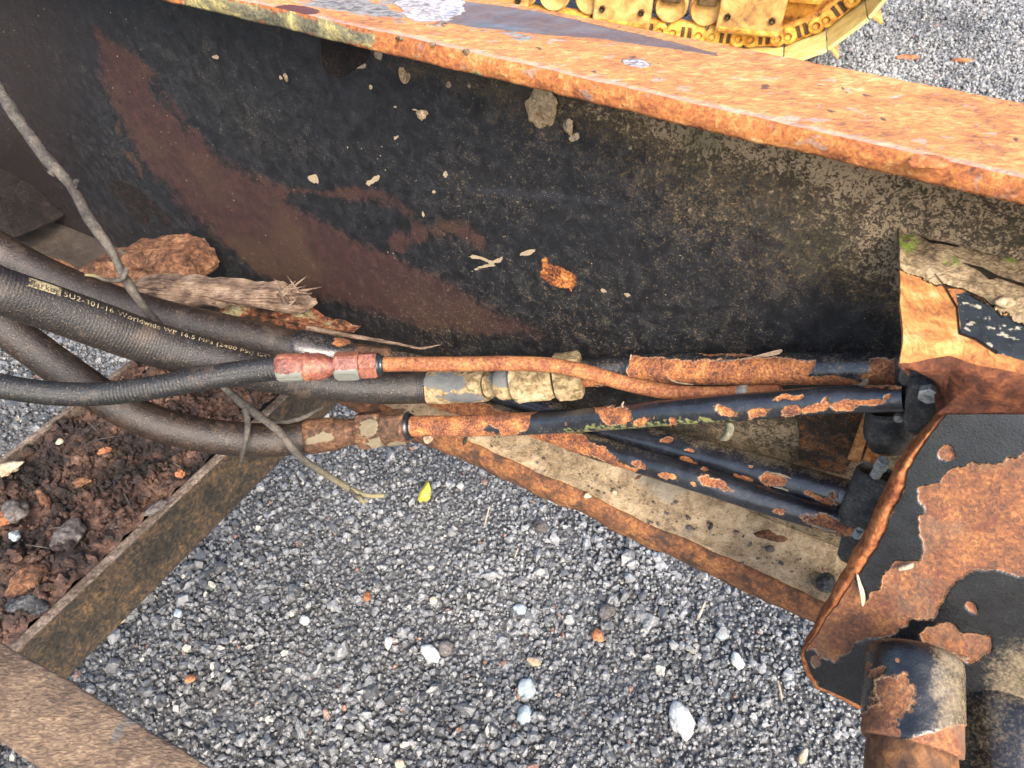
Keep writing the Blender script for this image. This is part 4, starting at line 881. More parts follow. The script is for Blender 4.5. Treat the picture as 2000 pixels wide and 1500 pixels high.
X = np.arange(742, 1530, 4); sweep('steel_tube', L4, X, np.interp(X, [742, 1000, 1530], [29, 30, 30]), 'copper_tube_rust', r4, 48, rough=.0003)
xs, ds = ring(L4, 1441, 1462, [(0, 29), (.1, 33), (.9, 33), (1, 29)]); sweep('tube_band', L4, xs, ds, 'zinc', r4, 32)
# line 5: lowest rusty/black tube
L5 = Line([(800, 757, -.012), (870, 785, -.025), (960, 806, -.034), (1060, 840, -.042), (1200, 886, -.05), (1350, 931, -.055), (1500, 979, -.055), (1672, 1029, -.055)])
r5 = thing('hydraulic_tube', 'lowest bare steel tube, orange at left and black at right, ending in the lower clamp', 'steel tube', at(1300, 917, offt(1300, 917, .05)), 'hydraulic lines along the beam')
X = np.arange(800, 1674, 2.6)
rust5 = [[(780, 740), (1120, 845), (1150, 865), (1185, 878), (1205, 892), (1215, 905), (1250, 915), (1240, 925), (1150, 890), (780, 830)], (1397, 944, 32, 11, 22), (1374, 918, 10, 5, 10), (1250, 908, 14, 6, 20), (1304, 930, 18, 6, 20), (1350, 945, 8, 5), (1518, 999, 11, 5, 5), (1620, 1024, 50, 15, 14), (1660, 1020, 16, 26)]
sweep('steel_tube', L5, X, np.interp(X, [800, 1060, 1200, 1350, 1672], [34, 40, 45, 49, 50]), 'peeling_tube', r5, 72, rough=.0003, masks={'peel': lambda x, y: many(x, y, rust5), 'dust': lambda x, y: .38*sstep(y-(886+(x-1200)*.31), -2, -20)*sstep(x, 1350, 1150)+.06})
# curled flakes on the tubes
def lf(line, dia):
    def f(x, y, up):
        C, tn, V, W, T, A = line.samp(x); return at(x, y, float(T)-(dia/2*float(T)/F)-up+.0015)
    return f
l2 = lf(L2, 56); l3 = lf(L3, 48); l5 = lf(L5, 45); l1 = lf(L1, 58)
fl('paint_flake', [[(1395, 703, 0), (1430, 702, .001), (1470, 700, .002), (1500, 697, .004), (1528, 692, .006)], [(1395, 706, .001), (1430, 705, .003), (1470, 700, .006), (1502, 690, .008), (1530, 683, .010)], [(1396, 707, .001), (1432, 704, .005), (1472, 696, .008), (1500, 688, .010), (1527, 681, .011)]], 'paint_flake', r2, l2)
fl('paint_flake', [[(1296, 725, 0), (1306, 737, 0), (1320, 746, 0), (1360, 750, 0)], [(1294, 724, .003), (1303, 740, .004), (1318, 749, .003), (1358, 753, .002)]], 'paint_flake', r2, l2)
fl('paint_flake', [[(1686, 738, 0), (1692, 737, .003), (1697, 740, .005)], [(1682, 748, .004), (1690, 748, .008), (1697, 750, .006)], [(1668, 752, .006), (1684, 757, .010), (1694, 755, .008)], [(1661, 748, .008), (1670, 755, .012), (1686, 758, .010)]], 'paint_flake', r2, l2)
fl('paint_flake', [[(1228, 708, .001), (1232, 706, .001)], [(1230, 700, .004), (1235, 698, .003)], [(1232, 692, .006), (1233, 690, .005)]], 'paint_flake', r2, l2)
fl('paint_flake', [[(1213, 795, .0), (1218, 800, .0)], [(1212, 790, .002), (1217, 789, .002)], [(1218, 782, .004), (1220, 785, .003)]], 'paint_flake', r3, l3)
fl('paint_flake', [[(1500, 927, .001), (1520, 930, .001), (1546, 938, .001)], [(1496, 922, .004), (1520, 922, .004), (1552, 935, .004)]], 'paint_flake', r1, l1)
fl('paint_flake', [[(1502, 948, .001), (1525, 950, .001), (1545, 956, .001)], [(1512, 953, .004), (1530, 955, .005), (1538, 962, .006)]], 'cream_flake', r1, l1)
fl('paint_flake', [[(1575, 1014, .001), (1600, 1028, .001), (1640, 1036, .001)], [(1578, 1020, .004), (1603, 1036, .005), (1640, 1042, .004)]], 'cream_flake', r5, l5)
fl('paint_flake', [[(1632, 955, .001), (1640, 958, .001)], [(1636, 965, .005), (1634, 966, .004)], [(1640, 975, .001), (1633, 974, .001)]], 'rust_strip', r1, l1)
fl('hanging_flake', [[(1416, 825, .0), (1423, 825, .0), (1430, 824, .0)], [(1416, 838, -.004), (1426, 836, .004), (1438, 838, -.005)], [(1410, 850, .001), (1420, 852, .006), (1432, 850, -.002)], [(1400, 862, .0), (1412, 863, .003), (1424, 862, .0)]], 'dry_leaf', r3, l3)
fl('paint_flake', [[(1690, 935, .001), (1706, 936, .001)], [(1704, 946, .003), (1716, 948, .002)]], 'paint_flake', r3, l3) if False else None
fl('paint_flake', [[(820, 850, .0), (850, 850, .0)], [(825, 862, .002), (846, 860, .002)], [(832, 868, .003), (838, 867, .003)]], 'paint_flake', r3, l3)

# ------------------------------------------------------------------ CLAMPS AND STRIPS
def blob(name, pix, dia, off, mat, parent, seg=24, sq=.55, fn=None):   # rounded-square sweep between pixel points (px, py, off)
    C = np.array([onweb(x, y, o_) for x, y, o_ in pix]); t = np.linspace(0, 1, len(C)); n = 16
    u = np.linspace(0, 1, n); Cc = np.stack([np.interp(u, t, C[:, k]) for k in range(3)], -1); tn = Cc[-1]-Cc[0]; tn /= np.linalg.norm(tn)
    V = CAM-Cc.mean(0); V -= tn*(V @ tn); V /= np.linalg.norm(V); W = np.cross(tn, V)
    th = np.linspace(0, 2*np.pi, seg, endpoint=False); c, s = np.cos(th), np.sin(th); p_ = 2/ (2+2*sq)
    sx = np.sign(c)*np.abs(c)**p_; sy = np.sign(s)*np.abs(s)**p_
    ends = np.minimum(1, np.sqrt(np.clip(1-((np.abs(u-.5)*2-.86)/.16).clip(0, 1)**2, .70, 1)))
    dd = np.interp(u, t, dia)
    P = Cc[:, None]+ends[:, None, None]*(dd[:, None, None]/2)*(sx[None, :, None]*V*.62+sy[None, :, None]*W)
    V3 = np.vstack([P.reshape(-1, 3), Cc[0], Cc[-1]]); j = range(seg)
    faces = [tuple(int(q) for q in f) for f in gridf(n, seg, False, True)]+[(n*seg, (a+1) % seg, a) for a in j]+[(n*seg+1, (n-1)*seg+a, (n-1)*seg+(a+1) % seg) for a in j]
    return mesh(name, V3, faces, mat, parent, True)
c1 = thing('tube_clamp', 'black rubber clamp holding the two sloping tubes at their lower right ends', 'tube clamp', onweb(1690, 1020, .05))
blob('clamp_block', [(1716, 922, .045), (1694, 980, .05), (1668, 1042, .055)], [.029, .031, .031], 0, 'black_rubber', c1)
o = slab('clamp_plate', [onweb(x, y, .062) for x, y in [(1662, 1026), (1705, 1034), (1690, 1064), (1664, 1108), (1640, 1096), (1634, 1084), (1645, 1040)]], np.array([NX, NY, 0])*.03, 'black_rubber', c1); bev(o, .002)
pb = onweb(1722, 908, .05); lathe('bolt', pb-np.array([0, 0, .012]), pb+np.array([0, 0, .005]), [(0, .004), (.55, .004), (.56, .0050), (.95, .0050), (1., .0042)], 'zinc', c1, 6, smooth=False)
pb = onweb(1676, 1040, .073); lathe('bolt', pb-np.array([0, 0, .004]), pb+np.array([0, 0, .003]), [(0, .0032), (.95, .0032), (1., .0026)], 'zinc', c1, 24)
c2 = thing('tube_clamp', 'black rubber clamp tucked under the bracket lip at the ends of the two upper tubes', 'tube clamp', onweb(1800, 780, .03))
blob('clamp_block', [(1800, 690, .030), (1800, 740, .035), (1800, 775, .035)], [.030, .030, .030], 0, 'black_rubber', c2)
o = slab('clamp_plate', [onweb(x, y, .060) for x, y in [(1768, 768), (1776, 756), (1790, 751), (1850, 752), (1852, 820), (1820, 850), (1790, 856), (1768, 845), (1762, 825)]], np.array([NX, NY, 0])*.012, 'black_rubber', c2); bev(o, .0025)
o = slab('clamp_plate', [onweb(x, y, .050) for x, y in [(1762, 700), (1774, 706), (1800, 716), (1836, 742), (1840, 756), (1764, 756), (1752, 745)]], np.array([NX, NY, 0])*.02, 'black_rubber', c2); bev(o, .0012)
blob('clamp_foot', [(1735, 800, .030), (1735, 845, .032), (1738, 878, .03)], [.028, .032, .024], 0, 'black_rubber', c2, sq=.3)
pb = onweb(1815, 765, .064); lathe('bolt', pb, pb-np.array([NX, NY, 0])*.005, [(0, .006), (.9, .006), (1, .005)], 'zinc', c2, 6, smooth=False)
pb = onweb(1756, 812, .048); lathe('bolt', pb, pb-np.array([NX, NY, 0])*.004, [(0, .003), (.9, .003), (1, .002)], 'zinc', c2, 8, smooth=False)
for q_ in ([(1690, 800), (1712, 800), (1678, 905), (1654, 898)], [(1704, 838), (1746, 850), (1716, 912), (1684, 898)]):
    o = slab('weld_strip', [onweb(x, y, .012 if q_[0][0] == 1690 else .006) for x, y in q_], np.array([NX, NY, 0])*.005, 'rust_strip', beam); bev(o, .0008)
o = slab('gusset_plate', [onweb(x, y, .004) for x, y in [(1560, 800), (1660, 800), (1684, 808), (1692, 822), (1650, 930), (1560, 905)]], np.array([NX, NY, 0])*.0035, 'web_paint', beam); _a = o.data.attributes.new('mud', 'FLOAT', 'POINT'); _a.data.foreach_set('value', np.full(len(o.data.vertices), .40, np.float32)); bev(o, .0008)

# ------------------------------------------------------------------ DEBRIS ON THE BEAM
o = rock('flange_stone', onz(1612, 1138, ZB1+.006), (.0085, .0085, .008), 'dark_rock', None, 3, 3, .3, flat=True); tag(o, 'dark grey stone sitting on the dusty lower flange beside the side plate', 'stone')
for (x, y, r_, mt, lb) in [(1437, 985, .0022, 'dark_rock', 'tiny dark pebble on the dusty lower flange'), ]:
    pass
kq = 800; sq_ = rng.uniform(-.45, .45, kq); qq = .386+.05*rng.uniform(0, 1, kq)**.8; Pk = sqz(sq_, qq, ZB1+.0008)
scatter('flange_grit', Pk, np.exp(rng.normal(math.log(.0007), .45, kq)).clip(.0003, .0022), {}, 'grey_rock', 'fine grit scattered over the dusty lower flange')
# bark chunk and splintered wood lying on the lower flange
def chunk(name, outline, t0, depth, mat, label, cat, bulge=.012, seed=0, n=150, m_=40):
    O = np.array(outline, float); c = O.mean(0); L = len(O)
    O = np.vstack([O, O[:1]]); O = np.concatenate([np.linspace(a, b, 5, endpoint=False) for a, b in zip(O[:-1], O[1:])]); O = O+rng.normal(0, 2.2, O.shape)
    d = np.concatenate([[0], np.cumsum(np.linalg.norm(np.diff(np.vstack([O, O[:1]]), axis=0), axis=1))]); u = np.linspace(0, d[-1], n, endpoint=False)
    OO = np.vstack([O, O[:1]]); ox = np.interp(u, d, OO[:, 0]); oy = np.interp(u, d, OO[:, 1])
    rows = []
    for k in range(m_):
        f = k/(m_-1); r_ = f; z = bulge*math.sqrt(max(0, 1-f**2.6))
        rows.append([at(c[0]+(a-c[0])*r_, c[1]+(b-c[1])*r_, t0(a, b) - z) for a, b in zip(ox, oy)])
    P = np.array(rows); P[1:] += (CAM-P[1:])/np.linalg.norm(CAM-P[1:], axis=-1)[..., None]*((fbm(P[1:]*np.array([1, 2.5, 3.5]), 55, 5, seed)-.5)*.008)[..., None]
    back = P[-1:]-np.array([0, 0, 0])+np.array([NX, NY, 0])*depth
    P = np.concatenate([P, back], 0)
    o = mesh(name, P.reshape(-1, 3), gridf(m_+1, n, False, True), mat, None, True); tag(o, label, cat); return o
tw = lambda off: (lambda x, y: min(offt(x, y, off), 1.02))
chunk('bark_chunk', [(152, 528), (185, 510), (225, 506), (240, 490), (300, 483), (345, 488), (372, 505), (391, 540), (380, 556), (330, 552), (290, 560), (240, 566), (195, 560)], lambda x, y: .82-.0001*(x-150), .03, 'bark_red', 'rounded reddish brown chunk of bark behind the thin branch', 'bark', .009, 4)
o = chunk('splintered_stick', [(246, 583), (238, 598), (262, 600), (285, 590), (330, 596), (420, 600), (480, 601), (520, 603), (560, 612), (590, 612), (606, 604), (590, 590), (570, 578), (540, 562), (500, 562), (430, 556), (350, 548), (290, 546), (250, 556), (262, 570)], lambda x, y: .745-.00004*(x-240), .012, 'splintered_wood', 'weathered grey wood piece with frayed splintered end lying over the hose', 'wood', .010, 9)
for i in range(30):                                     # frayed splinters
    bx_, by_ = random.uniform(540, 588), random.uniform(560, 598); an = random.choice([random.uniform(-2.3, -1.9), random.uniform(-.9, -.1), random.uniform(-.6, .2)]); ln = random.uniform(24, 48)
    ex, ey = bx_+math.cos(an)*ln, by_+math.sin(an)*ln*.9; p0 = at(bx_, by_, .698); p1 = at(ex, ey, .700+random.uniform(-.012, .012)); r_ = random.uniform(.0006, .0013)
    if math.hypot(ex-575, ey-575) > 66: continue
    lathe('splinter', p0, p1, [(0, r_*1.5), (.5, r_), (1, r_*.25)], 'splintered_wood', o, 5)
for i in range(22):
    bx_, by_ = random.uniform(262, 285), random.uniform(575, 595); p0 = at(bx_, by_, .715); p1 = at(bx_-random.uniform(25, 52), by_+random.uniform(-6, 12), .715); r_ = random.uniform(.0005, .0012)
    lathe('splinter', p0, p1, [(0, r_*1.5), (.5, r_), (1, r_*.25)], 'splintered_wood', o, 5)
m = M('rotten_wood'); a = m.noise(150, 8, .68, 1.); b = m.noise(25, 4, .6, off=4)
m.out(m.ramp(m.jit(a, b, 1.1), [(.25, (.03, .018, .012)), (.42, (.24, .075, .03)), (.55, (.34, .25, .14)), (.7, (.50, .47, .24)), (.88, (.62, .52, .40))]), .9, m.bump(a, .004, .9))
o = chunk('rotten_wood', [(410, 600), (440, 596), (500, 602), (560, 606), (600, 612), (625, 632), (690, 650), (640, 652), (590, 647), (540, 640), (480, 624), (430, 612)], lambda x, y: .785-.0001*(x-400), .012, 'rotten_wood', 'crumbling rotten wood with orange and yellow patches under the frayed stick', 'wood', .012, 15)
Ls = Line([(600, 640, .73), (650, 650, .725), (720, 662, .72), (780, 672, .715), (820, 680, .712), (862, 673, .71)])
o = thing('bark_sliver', 'long thin pale sliver of bark pointing right above the copper fitting', 'bark', at(700, 660, .72)); X = np.linspace(600, 862, 60); sweep('sliver', Ls, X, np.interp(X, [600, 700, 800, 862], [12, 9, 5, 2]), 'splintered_wood', o, 8, rough=.0008)
# leaf litter bits on lower flange
for i, (x, y, l_, an, mt) in enumerate([(1240, 936, .016, .5, 'bark_red'), (1385, 1035, .008, 1.0, 'dark_rock'), (905, 870, .014, 1.3, 'stick_bark')]):
    p = onz(x, y, ZB1+.004); o = lathe('litter', p, p+np.array([math.cos(an), math.sin(an), .1])*l_, [(0, .0006), (.3, .0022), (.7, .0018), (1, .0003)], mt, None, 6)
    tag(o, ['curled brown leaf scrap on the dusty lower flange under the lowest tube', 'small dark splinter on the lower flange near its middle', 'thin dark twig at the left end of the lower flange'][i], 'debris')
o = rock('leaf_litter', onz(1512, 1040, ZB1+.003), (.013, .008, .004), 'bark_red', None, 13, 3, .8); tag(o, 'crumpled dark brown leaf stuck on the dusty lower flange under the clamp', 'leaf')
for i, (x, y, r_) in enumerate([(1147, 968, .0035), (1200, 961, .003), (1347, 1030, .003), (1503, 1072, .0045), (1270, 1020, .002), (1150, 950, .0015), (1320, 980, .002), (1450, 1100, .002)]):
    o = rock('flange_pebble', onz(x, y, ZB1+.002), (r_, r_*.8, r_*.7), 'grey_rock' if i > 1 else 'tan_stone', None, 20+i, 2); tag(o, 'small crumb of stone on the dusty lower flange', 'pebble', 'crumbs on the lower flange')

# ------------------------------------------------------------------ BRANCH
br = thing('branch', 'thin bare grey branch slanting down from the left edge across the hoses', 'branch', at(320, 640, .56))
def twig(name, pts, wd, mat='stick_bark', tip=None, parent=br, seg=14, axis='x'):
    C = np.array([at(*p) for p in pts]); n = 16*len(pts); d = np.linspace(0, 1, len(C)); u = np.linspace(0, 1, n)
    Cc = np.stack([Line.cub(d, C[:, k], u) for k in range(3)], -1); T = np.interp(u, d, [p[2] for p in pts]); R = np.interp(u, d, wd)/2*T/F
    tg = np.gradient(Cc, axis=0); tg /= np.linalg.norm(tg, axis=1)[:, None]; V = CAM-Cc; V -= tg*np.sum(V*tg, 1)[:, None]; V /= np.linalg.norm(V, axis=1)[:, None]; W = np.cross(V, tg)
    R = R*(1+(fbm(Cc, 45, 3, 5)-.5)*.55)
    th = np.linspace(0, 2*np.pi, seg, endpoint=False); P = Cc[:, None]+R[:, None, None]*(np.cos(th)[None, :, None]*V[:, None]+np.sin(th)[None, :, None]*W[:, None])
    P += (fbm(P, 150, 3, 8)[..., None]-.5)*.0012
    tp = np.interp(u, [0, tip if tip else 1, 1], [0, 0, 1.]) if tip is not None else np.zeros(n)
    V3 = np.vstack([P.reshape(-1, 3), Cc[0], Cc[-1]]); j = range(seg)
    faces = [tuple(int(q) for q in f) for f in gridf(n, seg, False, True)]+[(n*seg, (a+1) % seg, a) for a in j]+[(n*seg+1, (n-1)*seg+a, (n-1)*seg+(a+1) % seg) for a in j]
    return mesh(name, V3, faces, mat, parent, True, {'tip': np.concatenate([np.repeat(tp, seg), [tp[0], tp[-1]]])})
twig('main_stem', [(-60, 90, .60), (0, 178, .60), (40, 240, .60), (90, 308, .60), (138, 362, .60), (175, 428, .60), (215, 485, .605), (245, 545, .61), (285, 605, .625), (330, 655, .65), (400, 720, .68), (450, 768, .69), (500, 808, .66), (545, 843, .645), (585, 890, .64), (635, 926, .64), (690, 958, .64), (720, 968, .64), (752, 968, .64)],
     [22, 21, 22, 23, 22, 20, 19, 18, 17, 18, 16, 15, 16, 14, 14, 13, 11, 9, 9], tip=.70)
twig('side_twig', [(248, 525, .603), (238, 545, .60), (212, 548, .595), (188, 540, .59), (165, 537, .585)], [12, 11, 9, 7, 6], tip=.3)
twig('side_twig', [(480, 800, .665), (484, 830, .66), (480, 860, .655), (474, 885, .65), (470, 905, .645)], [12, 10, 9, 8, 7])
twig('side_twig', [(500, 812, .66), (530, 824, .67), (570, 822, .68), (600, 812, .68), (630, 796, .69)], [12, 10, 9, 9, 7])
twig('side_twig', [(682, 952, .64), (694, 968, .638), (704, 974, .636), (712, 985, .636)], [10, 9, 9, 5], tip=.1)
twig('side_twig', [(700, 962, .64), (708, 976, .637), (720, 978, .636)], [8, 7, 5], tip=.1)
twig('bud_knot', [(150, 355, .597), (147, 364, .59)], [13, 8]); twig('bud_knot', [(235, 490, .60), (245, 497, .598)], [9, 4]); twig('bud_knot', [(98, 335, .598), (104, 343, .595)], [9, 4])

# ------------------------------------------------------------------ FOREGROUND STRAP
zs = H-.40
st = thing('foreground_bar', 'broad flat brown bar with coarse woven looking surface across the bottom left corner', 'steel bar', onz(150, 1400, zs))
e0 = [(-420, 1010), (-100, 1200), (0, 1254), (60, 1288), (150, 1338), (240, 1394), (330, 1450), (420, 1504), (700, 1680)]; e1 = [(-420, 1170), (-100, 1390), (0, 1446), (40, 1476), (100, 1512), (180, 1560), (270, 1614), (350, 1660), (600, 1830)]
n = 240; u = np.linspace(0, 1, n); k9 = np.linspace(0, 1, 9)
A0 = np.array([onz(np.interp(q, k9, [p[0] for p in e0]), np.interp(q, k9, [p[1] for p in e0]), zs) for q in u]); A1 = np.array([onz(np.interp(q, k9, [p[0] for p in e1]), np.interp(q, k9, [p[1] for p in e1]), zs) for q in u])
v = np.linspace(0, 1, 40); P = A0[:, None]*(1-v)[None, :, None]+A1[:, None]*v[None, :, None]; P[..., 2] += .003*np.sin(v*np.pi)[None]**.5+(fbm(P, 70, 4, 3)-.5)*.0025
P[:, 0, :2] += (fbm(P[:, 0], 90, 3, 7)[:, None]-.5)*.002
dn = P[:, ::-1].copy(); dn[..., 2] -= .010
P = np.concatenate([P, dn], 1); px, py = proj(P)
mesh('bar_body', P.reshape(-1, 3), gridf(n, 80, False, True), 'woven_strap', st, True, {'bare': np.maximum(ell(px, py, 232, 1428, 34, 12, -60), ell(px, py, 255, 1408, 20, 10, 30))})

# ------------------------------------------------------------------ THINGS ON THE GROUND
def gp(x, y, up=0.):
    p = onz(x, y, 0.); 
    for _ in range(3): p = onz(x, y, float(gz(np.array(p[0]), np.array(p[1])))+up)
    return p
stones = [(1331, 1405, 26, 34, 'white_stone', 'largest white stone on the gravel, near the bottom right of the open ground', .3), (1028, 1345, 19, 22, 'blue_stone', 'round pale blue grey stone above the similar grey one', 0.), (1025, 1397, 17, 18, 'blue_stone', 'round grey stone just below the pale blue one', 0.),
          (840, 1276, 15, 24, 'white_stone', 'cream white broken stone beside a flat grey stone in the middle of the gravel', .8), (870, 1266, 18, 16, 'grey_rock', 'flat angular grey stone touching the cream white one', .2), (1168, 1241, 13, 14, 'orange_stone', 'rust red lump on the gravel right of centre', .4),
          (847, 1172, 10, 8, 'tan_stone', 'pale tan pebble above the cream white stone', .1), (595, 1212, 13, 9, 'white_stone', 'pale oval stone left of the white chip', -.7), (758, 1255, 9, 14, 'white_stone', 'upright white chip left of the cream white stone', .2), (1043, 1293, 16, 8, 'tan_stone', 'oblong cream pebble above the pale blue stone', -.3),
          (717, 1165, 9, 10, 'orange_stone', 'orange lump of clay in the middle left of the gravel', 0.), (780, 1492, 9, 10, 'tan_stone', 'cream pebble at the bottom edge of the picture', .5), (1185, 1195, 18, 14, 'grey_rock', 'knobbly grey stone right of centre above the rust red lump', .5), (1055, 1028, 18, 14, 'grey_rock', 'rough grey stone below the lower flange', .1), (1015, 1190, 14, 10, 'blue_stone', 'smooth pale grey stone under the flange middle', -.2),
          (237, 1210, 9, 8, 'tan_stone', 'cream pebble beside the edge of the steel channel', .3), (348, 1198, 10, 10, 'blue_stone', 'grey blue stone right of the steel channel', .6), (372, 1325, 12, 8, 'orange_stone', 'orange tan chip of wood or clay right of the foreground bar', .1), (1440, 1290, 14, 18, 'white_stone', 'pale stone beside the pointed corner of the side plate', .3), (1410, 1240, 14, 9, 'blue_stone', 'light grey stone left of the plate corner', .0),
          (1770, 112, 26, 6, 'orange_stone', 'red brown clod on the far gravel at the top right', 0.), (1880, 118, 26, 5, 'orange_stone', 'second red brown clod further right on the far gravel', 0.)]
for i, (x, y, rx, ry, mt, lb, rot) in enumerate(stones):
    t = np.linalg.norm(gp(x, y)-CAM)/np.linalg.norm(ray(x, y)); k = t/F
    o = rock('stone', gp(x, y, .008), (rx*k*.85, ry*k*.95, min(rx, ry)*k*.6 if y > 200 else .01), mt, None, 50+i, 3, .30, rot, flat=True); tag(o, lb, 'stone')
# yellow leaf, pale twigs
lc = gp(827, 962, .02); lv = [(836, 938), (838, 944), (842, 956), (840, 972), (834, 980), (828, 978), (820, 982), (816, 974), (820, 960), (828, 948)]
lp = [onz(x, y, lc[2]+.02*(970-y)/60+.004*math.sin(x)) for x, y in lv]
o = mesh('yellow_leaf', [np.mean(lp, 0)+np.array([0, 0, .004])]+lp, [(0, i+1, (i+1) % 10+1) for i in range(10)], 'leaf_yellow', None, True); s_m = o.modifiers.new('t', 'SOLIDIFY'); s_m.thickness = .0006; tag(o, 'small yellow fallen leaf standing on the gravel below the hoses', 'leaf')
for x0, y0, x1, y1, lb, wd in [(945, 1030, 956, 990, 'pale curved twig on the gravel right of the yellow leaf', 4), (1520, 1330, 1528, 1372, 'white straw on the gravel left of the side plate corner', 4), (1362, 1210, 1378, 1175, 'tan stick on the gravel under the flange edge', 5), (1562, 1490, 1576, 1462, 'tan wood chip at the bottom edge beside the boss', 12), (1005, 1090, 1012, 1070, 'short tan twig under the lower flange', 3)]:
    p0, p1 = gp(x0, y0, .012), gp(x1, y1, .018); r_ = wd*.5*np.linalg.norm(p0-CAM)/F
    o = lathe('ground_twig', p0, p1, [(0, r_*.5), (.2, r_), (.7, r_*.9), (1, r_*.3)], 'tan_stone', None, 8, rough=.001); tag(o, lb, 'twig')
# lumps in the soil of the channel
def sp(x, y, up=0.): return onz(x, y, ZC+.004+up)
for i, (x, y, rx, ry, mt, lb) in enumerate([(134, 1045, 27, 24, 'grey_rock', 'grey rough clod on the soil near the channel lip'), (28, 1000, 22, 24, 'grey_rock', 'large grey brown lump at the left end of the soil'), (18, 915, 24, 13, 'tan_stone', 'orange tan chip of bark at the left edge of the soil'), (5, 1015, 16, 14, 'orange_stone', 'red clod on the left edge of the soil'),
                                             (28, 1046, 10, 10, 'blue_stone', 'pale grey pebble on the soil beside the grey lump'), (117, 862, 8, 6, 'tan_stone', 'pinkish pebble on the far edge of the soil'), (55, 1180, 30, 18, 'dark_rock', 'black flat clod on the soil near the foreground bar'), (50, 1130, 34, 22, 'bark_red', 'red brown clod in the near part of the soil'), (308, 990, 22, 9, 'grey_rock', 'dark flat chip by the upper part of the channel lip'), (232, 1025, 14, 6, 'grey_rock', 'pale flat chip on the soil by the channel lip'),
                                             (352, 925, 9, 9, 'orange_stone', 'small orange pebble on the soil below the lowest hose'), (85, 975, 9, 22, 'bark_red', 'narrow upright bark piece on the soil'), (160, 940, 16, 10, 'bark_red', 'brown bark flake in the middle of the soil'), (205, 880, 14, 7, 'orange_stone', 'orange brown clod below the hoses')]):
    p = sp(x, y, .006); k = .72/F
    o = rock('clod', p, (rx*k, ry*k*1.1, min(rx, ry)*k*.8), mt, None, 80+i, 4, .45, random.uniform(0, 1)); tag(o, lb, 'clod')
for i in range(16):
    a0 = random.uniform(.1, .9); s0_ = random.uniform(S1+.05, S0-.03); q0_ = random.uniform(.05, .40); p0 = sqz(s0_, q0_, ZC+.012); an = random.uniform(-1.2, .8); ln = random.uniform(.02, .05)
    o = lathe('root_fibre', p0, p0+np.array([math.cos(an)*ln, math.sin(an)*ln, random.uniform(-.004, .006)]), [(0, .0005), (.5, .0008), (1, .0003)], 'stick_bark', None, 5); tag(o, 'thin dark root fibre lying in the channel soil', 'root', 'root fibres in the soil')

# ------------------------------------------------------------------ BULLDOZER UNDERCARRIAGE in the background
E = np.array([.962, -.273, 0.]); G = np.array([.273, .962, 0.]); O3 = gp(1490, 121); O3[2] = 0.0
dz = thing('bulldozer', 'yellow crawler undercarriage with muddy track and rollers parked behind the beam', 'bulldozer', O3)
def dl(x, y, z): return O3+E*x+G*y+np.array([0, 0, z])
def dbox(name, x0, x1, y0, y1, z0, z1, mat, parent=None, bv=.006, ctr=None, ang=0.):
    V = []
    cx, cz = ctr if ctr is not None else (0, 0)
    for z in (z0, z1):
        for y in (y0, y1):
            for x in (x0, x1):
                c, s = math.cos(ang), math.sin(ang); V.append(dl(cx+x*c-z*s, y, cz+x*s+z*c) if ctr is not None else dl(x, y, z))
    o = mesh(name, V, [(0, 2, 3, 1), (4, 5, 7, 6), (0, 1, 5, 4), (1, 3, 7, 5), (3, 2, 6, 7), (2, 0, 4, 6)], mat, parent or dz, False); bev(o, bv); return o
def ddisc(name, x, z, r_, y0, y1, mat, parent=None, seg=28, prof=None):
    return lathe(name, dl(x, y1, z), dl(x, y0, z), prof or [(0, r_), (.8, r_), (.92, r_*.93), (1, r_*.8)], mat, parent or dz, seg)
loop = np.array([(-2.6, .045), (-.05, .045), (.10, .075), (.20, .135), (.29, .225), (.36, .33), (.40, .45), (.38, .57), (.30, .66), (.18, .71), (-2.6, .71)], float)
ld = np.concatenate([[0], np.cumsum(np.linalg.norm(np.diff(loop, axis=0), axis=1))]); PT = .165
def lat(d): return np.array([np.interp(d, ld, loop[:, 0]), np.interp(d, ld, loop[:, 1])])
d = .03; k = 0
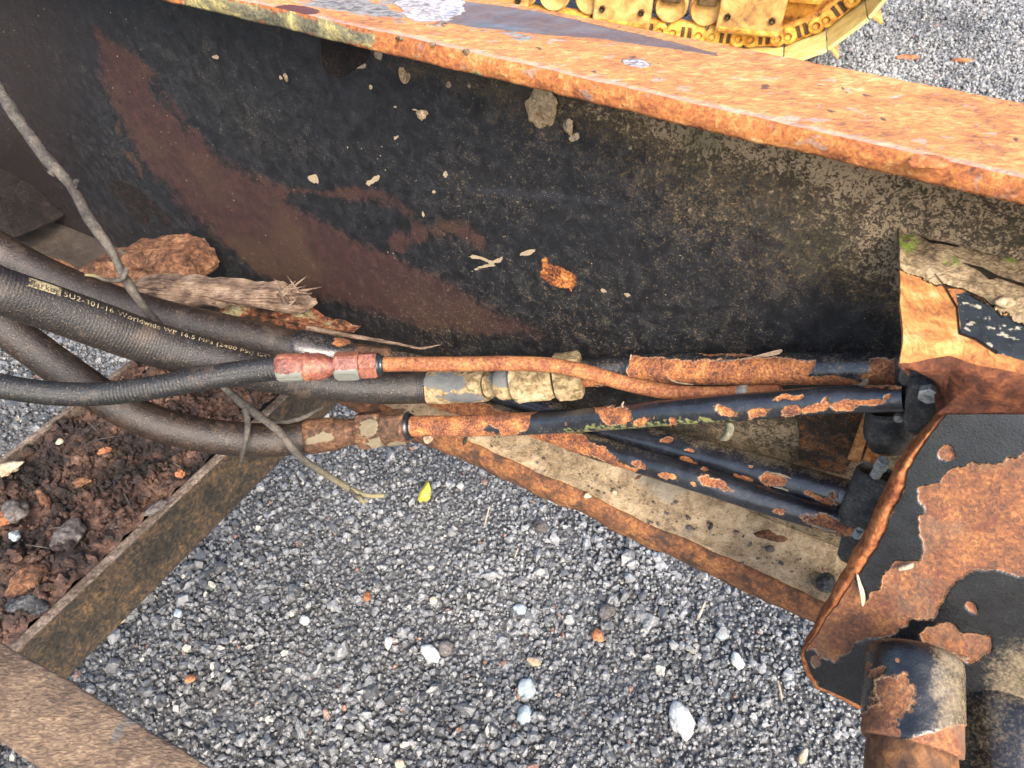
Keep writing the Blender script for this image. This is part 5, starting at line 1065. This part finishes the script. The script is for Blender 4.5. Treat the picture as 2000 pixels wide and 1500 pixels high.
while d+PT < ld[-1]:
    a, b = lat(d), lat(d+PT); mid_ = (a+b)/2; an = math.atan2(b[1]-a[1], b[0]-a[0])
    if mid_[0] > -1.9:
        s1_ = dbox('track_shoe', -PT*.49, PT*.49, -.20, .26, -.018, -.004, 'dozer_bright', ctr=mid_, ang=an, bv=.003)
        dbox('grouser', -PT*.47, -PT*.40, -.198, .258, -.065, -.0182, 'dozer_yellow', parent=s1_, ctr=mid_, ang=an, bv=.003)
        l1_ = dbox('track_link', -PT*.47, PT*.47, -.02, .03, .0, .080, 'dozer_orange', ctr=mid_, ang=an, bv=.014)
        c, s = math.cos(an), math.sin(an)
        for xx in (-PT*.33, PT*.33):
            xp, zp = mid_[0]+xx*c-.038*s, mid_[1]+xx*s+.038*c
            ddisc('pin_boss', xp, zp, .032, -.034, -.0202, 'dozer_orange', l1_, 20, [(0, .032), (.75, .032), (.9, .028), (.91, .017), (1, .015)])
        for xx in (-.014, .014):
            xp, zp = mid_[0]+xx*c-.038*s, mid_[1]+xx*s+.038*c
            dbox('link_slot', -.008, .008, -.0225, -.0202, -.025, .025, 'dozer_dark', parent=l1_, ctr=(xp, zp), ang=an, bv=.004)
    d += PT; k += 1
def pxl(x, y): return ((x-1490)/456., (121+.105*(x-1490)-y)/464.)
for x in (1000, 1066, 1140, 1297, 1364):
    a, b = pxl(x, 16 if x > 1200 else 0); b = .185; r_ = ddisc('track_roller', a, b, .070, -.035, .05, 'dozer_yellow', None, 36, [(0, .07), (.5, .07), (.7, .07), (.72, .062), (1, .060)])
    dbox('roller_collar', -.04, .04, -.06, -.0352, -.014, .022, 'dozer_dark' if x > 1290 else 'dozer_yellow', parent=r_, ctr=(a, b+.035), ang=0., bv=.008)
for (x0, x1, y1) in ((1152, 1264, 47), (1388, 1505, 62), (930, 1020, 25)):
    a0, b0_ = pxl(x0, y1); a1, _ = pxl(x1, y1); zb = pxl((x0+x1)/2, y1)[1]; zb = max(zb, .10)
    g_ = dbox('roller_guard', a0, a1, -.085, -.055, zb, .42, 'dozer_yellow', bv=.012)
    dbox('guard_rib', a0+.01, a1-.01, -.096, -.0852, zb+.012, zb+.030, 'dozer_orange', parent=g_, bv=.004)
    for xx in (a0+.04, a1-.04): ddisc('guard_bolt', xx, zb+.07, .014, -.100, -.0852, 'dozer_dark', g_, 6)
ddisc('idler_wheel', .10, .38, .26, .0, .06, 'dozer_orange', None, 64, [(0, .26), (.7, .26), (.72, .22), (.9, .215), (.92, .09), (1, .085)])
dbox('track_frame', -2.2, .02, -.05, .20, .27, .52, 'dozer_yellow', bv=.02)
dbox('frame_nose', .02, .17, -.04, .02, .24, .40, 'dozer_orange', bv=.02)
